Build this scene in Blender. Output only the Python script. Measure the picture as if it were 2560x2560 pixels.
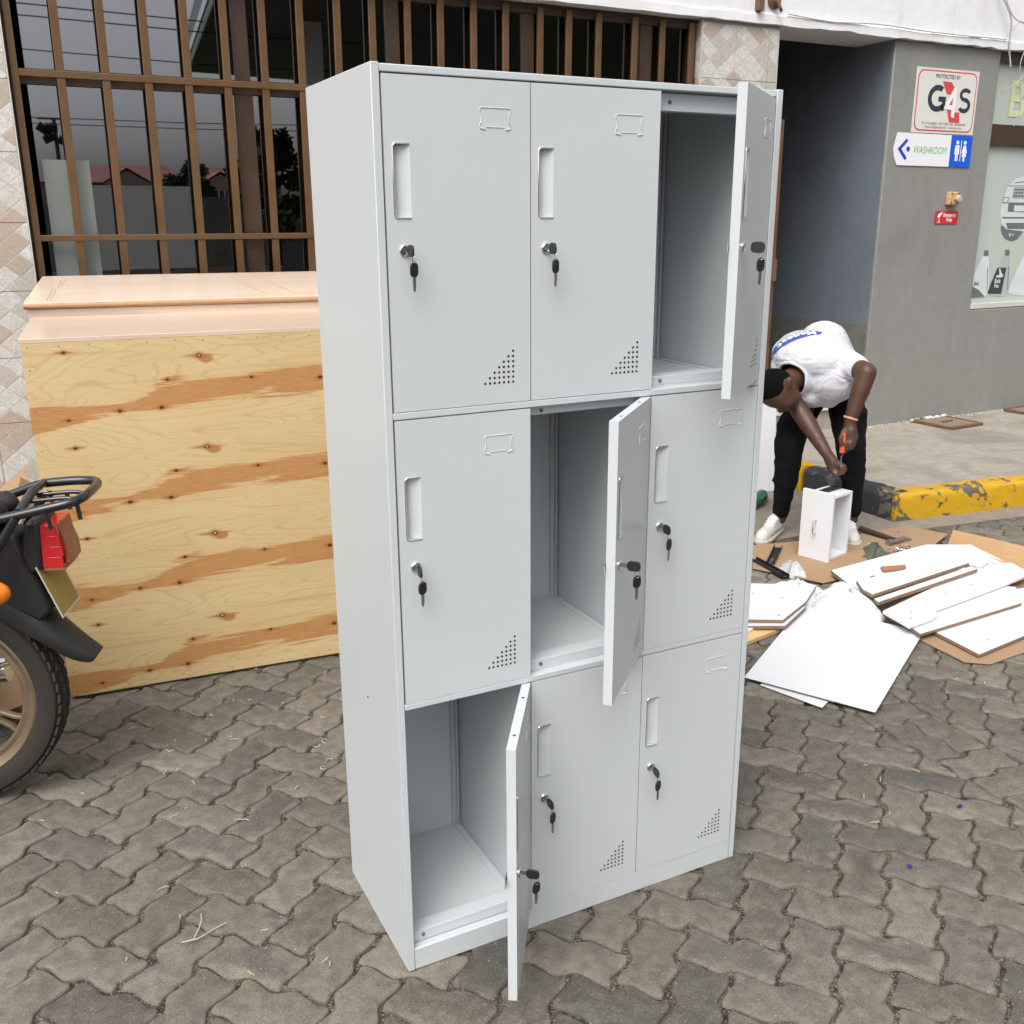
import bpy, bmesh, math, random
from mathutils import Vector, Matrix, Quaternion
from mathutils.bvhtree import BVHTree
for o in list(bpy.data.objects): bpy.data.objects.remove(o)
SC = bpy.context.scene
COL = SC.collection
R = math.radians
random.seed(7)

# ---------------------------------------------------------------- camera
cd = bpy.data.cameras.new('camera'); cam = bpy.data.objects.new('camera', cd); COL.objects.link(cam)
CAMP = Vector((-0.60813, -1.73284, 1.59157))
cam.location = CAMP; cam.rotation_euler = (1.28404, 0.00344, -0.4764)
cd.sensor_width = 36; cd.lens = 34.97; cd.shift_x = -0.00935; cd.shift_y = 0.00109
cd.clip_start = 0.05; cd.clip_end = 1000
SC.camera = cam

# ---------------------------------------------------------------- sky, sun, exposure
SUN_EL, SUN_AZ = 54.0, 228.0          # high, veiled sun from behind and left of the camera
w = bpy.data.worlds.new('World'); SC.world = w; w.use_nodes = True
nt = w.node_tree; nt.nodes.clear()
out = nt.nodes.new('ShaderNodeOutputWorld'); bg = nt.nodes.new('ShaderNodeBackground')
sky = nt.nodes.new('ShaderNodeTexSky'); sky.sky_type = 'NISHITA'; sky.sun_disc = False
sky.sun_elevation = R(SUN_EL); sky.sun_rotation = R(SUN_AZ); sky.dust_density = 6.0; sky.air_density = 1.4; sky.ozone_density = 0.6
hs = nt.nodes.new('ShaderNodeHueSaturation'); hs.inputs['Saturation'].default_value = 0.16
cl = nt.nodes.new('ShaderNodeTexNoise'); cl.inputs['Scale'].default_value = 2.2; cl.inputs['Detail'].default_value = 6
tc = nt.nodes.new('ShaderNodeTexCoord'); nt.links.new(tc.outputs['Generated'], cl.inputs['Vector'])
mr = nt.nodes.new('ShaderNodeMapRange'); mr.inputs['From Min'].default_value = .3; mr.inputs['From Max'].default_value = .7
mr.inputs['To Min'].default_value = .86; mr.inputs['To Max'].default_value = 1.1
nt.links.new(cl.outputs['Fac'], mr.inputs['Value'])
mu = nt.nodes.new('ShaderNodeMix'); mu.data_type = 'RGBA'; mu.blend_type = 'MULTIPLY'; mu.inputs[0].default_value = 1
nt.links.new(sky.outputs[0], hs.inputs['Color']); nt.links.new(hs.outputs[0], mu.inputs[6]); nt.links.new(mr.outputs[0], mu.inputs[7])
nt.links.new(mu.outputs[2], bg.inputs['Color']); bg.inputs['Strength'].default_value = 0.15
nt.links.new(bg.outputs[0], out.inputs['Surface'])
sl = bpy.data.lights.new('sun', 'SUN'); sun = bpy.data.objects.new('sun', sl); COL.objects.link(sun)
sl.energy = 0.9; sl.angle = R(35); sl.color = (1, .975, .94)
az = R(SUN_AZ); el = R(SUN_EL)
sdir = Vector((math.sin(az)*math.cos(el), math.cos(az)*math.cos(el), math.sin(el)))
sun.rotation_euler = sdir.to_track_quat('Z', 'Y').to_euler(); sun.location = (0, -4, 12)
SC.view_settings.view_transform = 'Standard'; SC.view_settings.look = 'None'
SC.view_settings.exposure = 0.55; SC.view_settings.gamma = 1.0; SC.view_settings.use_curve_mapping = False
SC.render.resolution_x = 1024; SC.render.resolution_y = 1024
SC.cycles.max_bounces = 5; SC.cycles.diffuse_bounces = 3; SC.cycles.glossy_bounces = 3; SC.cycles.transparent_max_bounces = 8

# ---------------------------------------------------------------- helpers
def T(o, label=None, cat=None, group=None, kind=None):
    if label: o['label'] = label
    if cat: o['category'] = cat
    if group: o['group'] = group
    if kind: o['kind'] = kind
    return o
def empty(name, loc=(0, 0, 0), rz=0, label=None, cat=None, group=None, parent=None):
    o = bpy.data.objects.new(name, None); COL.objects.link(o); o.location = loc; o.rotation_euler = (0, 0, rz)
    o.empty_display_size = .1
    if parent: o.parent = parent
    return T(o, label, cat, group)
def link(name, me, parent=None, loc=None, rot=None):
    o = bpy.data.objects.new(name, me); COL.objects.link(o)
    if parent: o.parent = parent
    if loc is not None: o.location = loc
    if rot is not None: o.rotation_euler = rot
    return o
class MB:
    def __init__(s): s.v = []; s.f = []
    def add(s, vs, fs):
        n = len(s.v); s.v += [tuple(p) for p in vs]; s.f += [tuple(i+n for i in f) for f in fs]; return s
    def box(s, x0, x1, y0, y1, z0, z1, M=None):
        vs = [(x, y, z) for x in (x0, x1) for y in (y0, y1) for z in (z0, z1)]
        if M: vs = [M @ Vector(p) for p in vs]
        return s.add(vs, [(0, 1, 3, 2), (4, 6, 7, 5), (0, 4, 5, 1), (2, 3, 7, 6), (0, 2, 6, 4), (1, 5, 7, 3)])
    def prism(s, poly, z0, z1, M=None):
        n = len(poly); a = sum(poly[i][0]*poly[(i+1) % n][1]-poly[(i+1) % n][0]*poly[i][1] for i in range(n))
        if a < 0: poly = poly[::-1]
        vs = [(p[0], p[1], z0) for p in poly]+[(p[0], p[1], z1) for p in poly]
        if M: vs = [M @ Vector(p) for p in vs]
        return s.add(vs, [tuple(range(n-1, -1, -1)), tuple(range(n, 2*n))]+[(i, (i+1) % n, n+(i+1) % n, n+i) for i in range(n)])
    def tube(s, path, r, n=8, closed=False, caps=True):
        P = [Vector(p) for p in path]; m = len(P); rr = r if isinstance(r, (list, tuple)) else [r]*m
        t0 = (P[1]-P[0]).normalized(); up = Vector((0, 0, 1)) if abs(t0.z) < .9 else Vector((1, 0, 0))
        nrm = t0.cross(up).normalized(); vs = []
        for i in range(m):
            if closed: t = (P[(i+1) % m]-P[i-1]).normalized()
            else: t = (P[min(i+1, m-1)]-P[max(i-1, 0)]).normalized()
            nrm = (nrm-t*nrm.dot(t)).normalized(); b = t.cross(nrm)
            for k in range(n):
                a = 2*math.pi*k/n; vs.append(P[i]+(nrm*math.cos(a)+b*math.sin(a))*rr[i])
        fs = []
        for i in range(m if closed else m-1):
            j = (i+1) % m
            for k in range(n): fs.append((i*n+k, i*n+(k+1) % n, j*n+(k+1) % n, j*n+k))
        if caps and not closed: fs += [tuple(range(n-1, -1, -1)), tuple(range((m-1)*n, m*n))]
        return s.add(vs, fs)
    def lathe(s, prof, n=24, M=None, closed=False):   # prof: (r, h) about local z
        m = len(prof); vs = []
        for k in range(n):
            a = 2*math.pi*k/n
            for r, h in prof: vs.append(Vector((r*math.cos(a), r*math.sin(a), h)))
        if M: vs = [M @ p for p in vs]
        fs = []
        for k in range(n):
            j = (k+1) % n
            for i in range(m if closed else m-1):
                i2 = (i+1) % m
                fs.append((k*m+i, j*m+i, j*m+i2, k*m+i2))
        return s.add(vs, fs)
    def ell(s, c, r, M=None, nu=20, nv=12):
        vs = []; c = Vector(c)
        for i in range(1, nv):
            t = math.pi*i/nv
            for k in range(nu):
                a = 2*math.pi*k/nu; p = Vector((r[0]*math.sin(t)*math.cos(a), r[1]*math.sin(t)*math.sin(a), r[2]*math.cos(t)))
                vs.append(c+(M @ p if M else p))
        top = Vector((0, 0, r[2])); vs += [c+(M @ top if M else top), c-(M @ top if M else top)]
        fs = []
        for i in range(nv-2):
            for k in range(nu): fs.append((i*nu+k, (i+1)*nu+k, (i+1)*nu+(k+1) % nu, i*nu+(k+1) % nu))
        a = len(vs)-2
        for k in range(nu): fs += [(a, k, (k+1) % nu), (a+1, (nv-2)*nu+(k+1) % nu, (nv-2)*nu+k)]
        return s.add(vs, fs)
    def cap(s, p0, r0, p1, r1, n=14):
        p0 = Vector(p0); p1 = Vector(p1); d = p1-p0; L = d.length; t = d/L; P = []; Q = []
        for i in range(5): a = math.pi/2*(1-i/4); P.append(p0-t*r0*math.sin(a)); Q.append(max(r0*math.cos(a), 1e-4))
        for i in range(5): a = math.pi/2*i/4; P.append(p1+t*r1*math.sin(a)); Q.append(max(r1*math.cos(a), 1e-4))
        return s.tube(P, Q, n)
    def mesh(s, name, mat=None, smooth=None):
        me = bpy.data.meshes.new(name); me.from_pydata(s.v, [], s.f); me.update()
        bm = bmesh.new(); bm.from_mesh(me); bmesh.ops.recalc_face_normals(bm, faces=bm.faces); bm.to_mesh(me); bm.free()
        if smooth: me.polygons.foreach_set('use_smooth', [True]*len(me.polygons)); me.set_sharp_from_angle(angle=R(smooth))
        if mat: me.materials.append(mat)
        return me
    def build(s, name, mat, parent=None, smooth=None, bevel=0, seg=2, loc=None, rot=None):
        o = link(name, s.mesh(name, mat, smooth), parent, loc, rot)
        if bevel:
            m = o.modifiers.new('bevel', 'BEVEL'); m.width = bevel; m.segments = seg; m.limit_method = 'ANGLE'; m.angle_limit = R(35); m.harden_normals = False
            if not smooth: o.data.polygons.foreach_set('use_smooth', [True]*len(o.data.polygons)); o.data.set_sharp_from_angle(angle=R(35))
        return o
def frame(o, x, y, z=None):           # matrix from origin and two/three axes
    x = Vector(x).normalized(); y = Vector(y).normalized(); z = Vector(z).normalized() if z is not None else x.cross(y)
    return Matrix(((x.x, y.x, z.x, o[0]), (x.y, y.y, z.y, o[1]), (x.z, y.z, z.z, o[2]), (0, 0, 0, 1)))
def evalmesh(o):
    dg = bpy.context.evaluated_depsgraph_get(); dg.update()
    return bpy.data.meshes.new_from_object(o.evaluated_get(dg))
def blob(name, mb, mat, voxel, smooth=6, parent=None, disp=0, dscale=.1, sub=0):
    o = mb.build('tmp_'+name, None); m = o.modifiers.new('r', 'REMESH'); m.mode = 'VOXEL'; m.voxel_size = voxel; m.use_smooth_shade = True
    m = o.modifiers.new('s', 'SMOOTH'); m.iterations = smooth; m.factor = .5
    if disp:
        tx = bpy.data.textures.new('t', 'CLOUDS'); tx.noise_scale = dscale
        m = o.modifiers.new('d', 'DISPLACE'); m.texture = tx; m.strength = disp; m.texture_coords = 'GLOBAL'
    me = evalmesh(o); bpy.data.objects.remove(o); me.name = name
    me.polygons.foreach_set('use_smooth', [True]*len(me.polygons))
    me.materials.clear(); me.materials.append(mat)
    return link(name, me, parent)
def textmesh(s, size, bold=0, align='LEFT', sx=1.0, shear=0):
    cu = bpy.data.curves.new('t', 'FONT'); cu.body = s; cu.size = size; cu.align_x = align; cu.offset = bold; cu.shear = shear; cu.fill_mode = 'FRONT'; cu.resolution_u = 3
    o = bpy.data.objects.new('t', cu); COL.objects.link(o); me = evalmesh(o); bpy.data.objects.remove(o); bpy.data.curves.remove(cu)
    if sx != 1:
        for v in me.vertices: v.co.x *= sx
    return me
def copytree(o, parent=None):
    c = o.copy(); COL.objects.link(c); c.parent = parent
    for ch in o.children: copytree(ch, c)
    return c

# ---------------------------------------------------------------- materials
class NT:
    def __init__(s, name):
        s.m = bpy.data.materials.new(name); s.m.use_nodes = True; s.t = s.m.node_tree; s.b = s.t.nodes['Principled BSDF']; s.o = s.t.nodes['Material Output']
    def n(s, typ, **kw):
        x = s.t.nodes.new('ShaderNode'+typ)
        for k, v in kw.items(): setattr(x, k, v)
        return x
    def set(s, sock, v):
        if hasattr(v, 'is_output') or isinstance(v, bpy.types.NodeSocket): s.t.links.new(v, sock)
        elif isinstance(v, (tuple, list)) and len(v) == 3 and sock.type == 'RGBA': sock.default_value = (*v, 1)
        else: sock.default_value = v
    def math(s, op, a, b=None, c=None, clamp=False):
        x = s.n('Math', operation=op); x.use_clamp = clamp
        for i, v in enumerate((a, b, c)):
            if v is not None: s.set(x.inputs[i], v)
        return x.outputs[0]
    def mix(s, f, a, b, mode='MIX'):
        x = s.n('Mix'); x.data_type = 'RGBA'; x.blend_type = mode; s.set(x.inputs[0], f); s.set(x.inputs[6], a); s.set(x.inputs[7], b); return x.outputs[2]
    def noise(s, scale, vec=None, detail=4, rough=.55, dist=0):
        x = s.n('TexNoise'); x.inputs['Scale'].default_value = scale; x.inputs['Detail'].default_value = detail; x.inputs['Roughness'].default_value = rough; x.inputs['Distortion'].default_value = dist
        s.t.links.new(vec if vec is not None else s.pos(), x.inputs['Vector']); return x.outputs['Fac']
    def pos(s):
        if not hasattr(s, '_p'): s._p = s.n('NewGeometry').outputs['Position']
        return s._p
    def obj(s): return s.n('TexCoord').outputs['Object']
    def scale(s, vec, sc):
        x = s.n('Mapping'); x.inputs['Scale'].default_value = sc; s.t.links.new(vec, x.inputs['Vector']); return x.outputs[0]
    def ramp(s, v, lo, hi, a=0., b=1.):
        x = s.n('MapRange'); x.interpolation_type = 'SMOOTHSTEP'; s.set(x.inputs['Value'], v)
        for k, q in zip(('From Min', 'From Max', 'To Min', 'To Max'), (lo, hi, a, b)): x.inputs[k].default_value = q
        return x.outputs[0]
    def sep(s, vec):
        x = s.n('SeparateXYZ'); s.t.links.new(vec, x.inputs[0]); return x.outputs
    def bump(s, h, strength=.3, dist=.01):
        x = s.n('Bump'); x.inputs['Strength'].default_value = strength; x.inputs['Distance'].default_value = dist; s.set(x.inputs['Height'], h); s.t.links.new(x.outputs[0], s.b.inputs['Normal']); return x
    def col(s, c): s.set(s.b.inputs['Base Color'], c)
    def p(s, **kw):
        for k, v in kw.items(): s.set(s.b.inputs[k.replace('_', ' ')], v)
        return s
def mul(c, k): return tuple(min(1, x*k) for x in c)
def M(name, c, rough=.6, metal=0, var=.12, vs=9, bump=0, bs=120, spec=.5, coat=0, rvar=.08):
    k = NT(name)
    if var > .03:
        a = k.noise(vs, detail=3); k.col(k.mix(a, mul(c, 1-var), mul(c, 1+var))); k.p(Roughness=k.ramp(a, .3, .7, rough-rvar, rough+rvar))
    else: k.col(c); k.p(Roughness=rough)
    k.p(Metallic=metal); k.b.inputs['Specular IOR Level'].default_value = spec
    if coat: k.b.inputs['Coat Weight'].default_value = coat
    if bump: k.bump(k.noise(bs, detail=2), bump, .004)
    return k.m
PAINT = NT('locker_paint'); PAINT.col((.535, .568, .585)); PAINT.p(Roughness=.34); PAINT.bump(PAINT.noise(3.5, detail=1), .12, .012); PAINT = PAINT.m
PAINT_IN = PAINT
DARK = M('dark_gap', (.012, .012, .013), .7)
CHROME = M('chrome', (.75, .75, .77), .14, metal=1, var=.05)
STEEL = M('steel', (.42, .42, .43), .32, metal=1, var=.15)
BLKPL = M('black_plastic', (.014, .014, .016), .42, bump=.08, bs=600)
WHITE = M('white_melamine', (.68, .685, .71), .32, var=.012, vs=4, rvar=.05)
FIBRE = M('fibreboard_edge', (.24, .16, .10), .85, var=.12, vs=60, bump=.2, bs=700)
CARD = M('cardboard', (.315, .205, .118), .88, var=.07, vs=14, bump=.06, bs=300)
RUBBER = M('tyre_rubber', (.024, .020, .016), .85, var=.35, vs=18, bump=.2, bs=260)
BLKPAINT = M('black_gloss_paint', (.012, .013, .018), .28, var=.3, vs=12, coat=.3)
FENDER = M('fender_plastic', (.012, .0115, .011), .6, var=.35, vs=7, bump=.12, bs=400)
GRIP = M('brown_window_paint', (.118, .060, .022), .45, var=.2, vs=11, bump=.06, bs=200)
FRAMEB = M('brown_aluminium', (.055, .030, .018), .4, var=.15)
SKIN = M('skin', (.070, .030, .017), .5, var=.16, vs=30, bump=.08, bs=500)
HAIRM = M('hair', (.004, .0035, .003), 1.0, bump=.5, bs=500, spec=.1)
TROUS = M('black_trousers', (.0035, .004, .006), .95, spec=.2, var=.3, vs=16, bump=.25, bs=40)
def shirt():
    k = NT('white_shirt'); k.col(k.mix(k.noise(5), (.50, .50, .545), (.56, .56, .60)))
    n = k.noise(5.5, k.scale(k.pos(), (1, 1, 1.5)), 3, .5, 1.4); rid = k.math('SUBTRACT', 1, k.math('MULTIPLY', k.math('ABSOLUTE', k.math('SUBTRACT', n, .5)), 7), None, True)
    k.bump(k.math('ADD', k.math('MULTIPLY', rid, .45), k.math('MULTIPLY', n, 1.0)), .42, .02); k.p(Roughness=.92); return k.m
SHIRT = shirt()
SHOE = M('shoe_leather', (.54, .53, .50), .6, var=.1, vs=22, bump=.2, bs=120)
SOLE = M('shoe_sole', (.44, .42, .36), .7, var=.2, vs=30)
BLUEP = M('blue_print', (.045, .075, .30), .85, var=.15, vs=60)
GREYP = M('grey_print', (.12, .13, .18), .85)
ORANGE = M('orange_plastic', (.75, .10, .02), .45)
GREENT = M('green_tool', (.006, .10, .055), .5, var=.15)
CLOTH = M('olive_cloth', (.095, .10, .075), .95, var=.25, vs=25, bump=.3, bs=240)
RED = M('red_lens', (.48, .012, .016), .16, var=.1, coat=.4)
CLEARB = M('reflect_brown_lens', (.30, .085, .045), .3, var=.2, vs=30)  # brown of the reflected wood is put into the lens colour
AMBER = M('amber_lens', (.75, .20, .01), .25, coat=.4)
RIM = M('dusty_alloy_rim', (.22, .165, .11), .5, metal=.55, var=.25, vs=14, bump=.08)
PLATE = M('yellow_plate', (.34, .24, .06), .6, var=.3, vs=40)
PALE = M('pale_metal', (.55, .53, .48), .5, var=.1)
SEAT = M('seat_vinyl', (.018, .017, .016), .55, bump=.2, bs=300)
RUST = M('rusty_iron', (.14, .075, .04), .85, var=.45, vs=25, bump=.4, bs=120)
DOORW = M('brown_door_wood', (.13, .058, .03), .55, var=.2, vs=9)
FOAM = NT('foam_sheet')
FOAM.col((.80, .80, .82)); FOAM.p(Roughness=.75); FOAM.b.inputs['Subsurface Weight'].default_value = .1
FOAM.bump(FOAM.math('ADD', FOAM.noise(70, FOAM.scale(FOAM.pos(), (1, .15, 1)), 3), FOAM.math('MULTIPLY', FOAM.noise(14, None, 4, .6, 1.5), 2)), .8, .012); FOAM = FOAM.m
BAG = NT('plastic_bag'); BAG.col((.75, .77, .80)); BAG.p(Roughness=.25, Alpha=.42); BAG.bump(BAG.noise(40, detail=5), .5, .01); BAG = BAG.m
PINE = M('raw_pine', (.62, .42, .20), .7, var=.15, vs=20, bump=.1)
STRAW = M('wood_shaving', (.50, .40, .27), .8, var=.15)
BLUELITTER = M('blue_litter', (.02, .03, .20), .6)
WIRE = M('cable_sheath', (.40, .39, .37), .7)
WIRED = M('dark_cable', (.02, .02, .02), .7)

# ---- concrete pavers
def paver_mat(name, objspace):
    k = NT(name); P = k.pos()
    oi = k.n('ObjectInfo').outputs['Random']; at = k.n('Attribute'); at.attribute_name = 'rnd'
    r = k.math('FRACT', k.math('ADD', oi, at.outputs['Fac'])); r2 = k.math('FRACT', k.math('MULTIPLY', r, 17.31)); r3 = k.math('FRACT', k.math('MULTIPLY', r, 71.7))
    base = k.mix(r, (.118, .100, .076), (.225, .195, .152))
    base = k.mix(k.math('MULTIPLY', r2, .45), base, (.160, .155, .140))
    base = k.mix(k.ramp(r2, .84, .95, 0, .55), base, (.070, .064, .055))
    big = k.noise(1.6, P, 3); base = k.mix(k.ramp(big, .35, .7, 0, .30), base, (.115, .100, .080))
    mid = k.noise(26, P, 4, .65); base = k.mix(k.ramp(mid, .3, .72), mul2(k, base, .70), mul2(k, base, 1.20))
    if objspace:
        o = k.sep(k.obj()); nz = k.math('ADD', k.math('MULTIPLY', k.math('SUBTRACT', k.noise(16, P, 5, .7, 1.4), .5), .105), k.math('MULTIPLY', k.math('SUBTRACT', r2, .5), .014))
        ax = k.math('SUBTRACT', .113, k.math('ABSOLUTE', o[0])); ay = k.math('SUBTRACT', .0565, k.math('ABSOLUTE', o[1]))
        d = k.math('ADD', k.math('MINIMUM', ax, ay), nz)
        c = k.math('MULTIPLY', k.ramp(d, .010, .040), k.ramp(r3, .76, .98, 0, .55))
        base = k.mix(c, base, (.060, .057, .052))
        e = k.ramp(d, .0, .016, .34, 0); base = k.mix(e, base, (.22, .205, .175))
    sp = k.noise(230, P, 3, .8); base = k.mix(k.ramp(sp, .56, .70, 0, .62), base, (.38, .345, .29)); base = k.mix(k.ramp(sp, .45, .32, 0, .75), base, (.045, .040, .034))
    st = k.ramp(k.noise(9, P, 4, .6, 1.2), .62, .74, 0, .5); base = k.mix(st, base, (.075, .070, .066))
    moss = k.ramp(k.noise(13, P, 3), .60, .8, 0, .25); base = k.mix(moss, base, (.12, .135, .10))
    k.col(base); k.p(Roughness=k.ramp(mid, .2, .8, .72, .92))
    h = k.math('ADD', k.math('MULTIPLY', sp, .9), k.math('MULTIPLY', mid, .9)); k.bump(h, .8, .005)
    return k.m
def mul2(k, c, f): return k.mix(1.0, c, (f, f, f), 'MULTIPLY')
PAV = paver_mat('concrete_paver', True); PAVS = paver_mat('concrete_paver_far', False)
def joint_mat():
    k = NT('joint_grit'); P = k.pos(); v = k.n('TexVoronoi'); v.inputs['Scale'].default_value = 260; k.t.links.new(P, v.inputs['Vector'])
    c = k.mix(k.ramp(k.noise(40, P), .35, .65), (.022, .017, .013), (.10, .082, .058))
    rc = k.sep(v.outputs['Color'])
    c = k.mix(k.ramp(rc[0], .72, .95, 0, .75), c, (.26, .22, .16)); k.col(c); k.p(Roughness=.95)
    k.bump(k.math('SUBTRACT', 1, v.outputs['Distance']), .8, .004); return k.m
JOINT = joint_mat()
def conc(name, c, stain=.45, rough=.85, sc=1.0, lo=.42, hi=.62, dark=.45, streak=False, bump=.4, spots=.0, bc=.13):
    k = NT(name); P = k.pos()
    a = k.noise(1.8*sc, P, 6, .6, .6); b = k.noise(14*sc, P, 5, .65); f = k.noise(260, P, 3)
    col = k.mix(k.ramp(b, .3, .7), mul(c, 1-bc), mul(c, 1+bc)); col = k.mix(k.ramp(a, lo, hi, 0, stain), col, mul(c, dark)); col = k.mix(k.ramp(f, .6, .75, 0, .25), col, mul(c, 1.6))
    if streak: col = k.mix(k.ramp(k.noise(5, k.scale(P, (1, 1, .06)), 4, .6), .55, .72, 0, .28), col, mul(c, .66))
    if spots:
        v = k.ramp(k.noise(34, P, 2, .5), .74, .78, 0, spots); col = k.mix(v, col, (.62, .62, .60))
    k.col(col); k.p(Roughness=rough); k.bump(k.math('ADD', k.math('MULTIPLY', f, .35), b), bump, .006); return k.m
SLAB = conc('sidewalk_concrete', (.30, .27, .225), .5, lo=.46, hi=.66)
PAD = conc('dirty_concrete', (.215, .185, .150), .5)
GREYW = conc('grey_wall_paint', (.235, .233, .222), .42, rough=.6, sc=1.0, lo=.52, hi=.80, dark=.62, bump=.35, bc=.045, streak=True)
BLUEW = conc('blue_grey_wall_paint', (.165, .190, .225), .3, rough=.42, dark=.7, bump=.2, spots=.15, bc=.05)
DADO = conc('olive_wall_paint', (.16, .165, .15), .3, rough=.5, dark=.7, bump=.2)
def beam_mat():
    k = NT('white_beam_paint'); P = k.pos(); s = k.noise(2.2, k.scale(P, (3, 3, .5)), 6, .65, .5)
    c = k.mix(k.ramp(s, .50, .72, 0, .34), (.74, .74, .76), (.50, .50, .52)); c = k.mix(k.ramp(k.noise(30, P, 3), .66, .74, 0, .35), c, (.45, .44, .44))
    k.col(c); k.p(Roughness=.8); k.bump(k.noise(18, P, 6), .35, .01); return k.m
BEAM = beam_mat()
def kerb_mat(name, c):
    k = NT(name); P = k.pos(); n = k.noise(6.5, P, 7, .62, .7); n2 = k.noise(30, P, 5, .6)
    chip = k.math('ADD', n, k.math('MULTIPLY', k.math('SUBTRACT', n2, .5), .35)); m = k.ramp(chip, .575, .595)
    con = k.mix(n2, (.055, .050, .045), (.13, .12, .105)); paint = k.mix(k.noise(12, P, 5), mul(c, .78), mul(c, 1.12)); paint = k.mix(k.ramp(k.noise(70, P, 3), .6, .75, 0, .4), paint, mul(c, .45))
    rim = k.ramp(chip, .545, .585, 0, .45); paint = k.mix(rim, paint, mul(c, .45))
    k.col(k.mix(m, paint, con)); k.p(Roughness=k.ramp(m, 0, 1, .5, .9)); k.bump(k.math('ADD', k.math('MULTIPLY', m, -.8), k.math('MULTIPLY', n2, .5)), .6, .008); return k.m
YELLOW = kerb_mat('yellow_kerb_paint', (.52, .30, .008)); BLACK = kerb_mat('black_kerb_paint', (.028, .030, .036))
# ---- printed wall tile: marbled diamonds
def tile_mat():
    k = NT('printed_wall_tile'); o = k.sep(k.pos())
    u = k.math('DIVIDE', k.math('ADD', o[0], k.math('MULTIPLY', o[1], 1.0)), .125); v = k.math('DIVIDE', o[2], .1)
    a = k.math('ADD', u, v); b = k.math('SUBTRACT', u, v)
    fa = k.math('FLOOR', a); fb = k.math('FLOOR', b)
    cv = k.n('CombineXYZ'); k.set(cv.inputs[0], fa); k.set(cv.inputs[1], fb); wn = k.n('TexWhiteNoise'); k.t.links.new(cv.outputs[0], wn.inputs['Vector']); r = wn.outputs['Value']
    mar = k.noise(16, k.pos(), 7, .7, 2.0); vein = k.ramp(k.math('ABSOLUTE', k.math('SUBTRACT', mar, .5)), .0, .045, .55, 0)
    wht = k.mix(mar, (.50, .49, .47), (.72, .715, .70)); bei = k.mix(mar, (.38, .295, .23), (.55, .47, .40)); mid = k.mix(mar, (.42, .385, .34), (.58, .55, .51))
    c = k.mix(k.ramp(r, .79, .81), wht, bei); c = k.mix(k.ramp(r, .24, .22), c, mid); c = k.mix(vein, c, (.36, .30, .25))
    ea = k.math('ABSOLUTE', k.math('SUBTRACT', k.math('FRACT', a), .5)); eb = k.math('ABSOLUTE', k.math('SUBTRACT', k.math('FRACT', b), .5))
    e = k.math('MAXIMUM', ea, eb); c = k.mix(k.ramp(e, .455, .488, 0, .6), c, (.42, .39, .35))
    k.col(c); k.p(Roughness=.22); k.bump(k.ramp(e, .44, .49, 1, 0), .25, .003); return k.m
TILE = tile_mat()
GROUT = M('tile_grout', (.42, .41, .39), .9)
def glass_mat():
    k = NT('tinted_window_glass'); k.t.nodes.remove(k.b)
    g = k.n('BsdfGlossy'); g.inputs['Roughness'].default_value = .012; g.inputs['Color'].default_value = (.9, .92, 1, 1)
    t = k.n('BsdfTransparent'); t.inputs['Color'].default_value = (.16, .165, .17, 1)
    f = k.n('Fresnel'); f.inputs['IOR'].default_value = 3.5; mx = k.n('MixShader'); k.t.links.new(f.outputs[0], mx.inputs[0]); k.t.links.new(t.outputs[0], mx.inputs[1]); k.t.links.new(g.outputs[0], mx.inputs[2])
    k.t.links.new(mx.outputs[0], k.o.inputs['Surface']); return k.m
GLASS = glass_mat()
ROOM = M('dark_room', (.05, .05, .05), .9)
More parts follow.
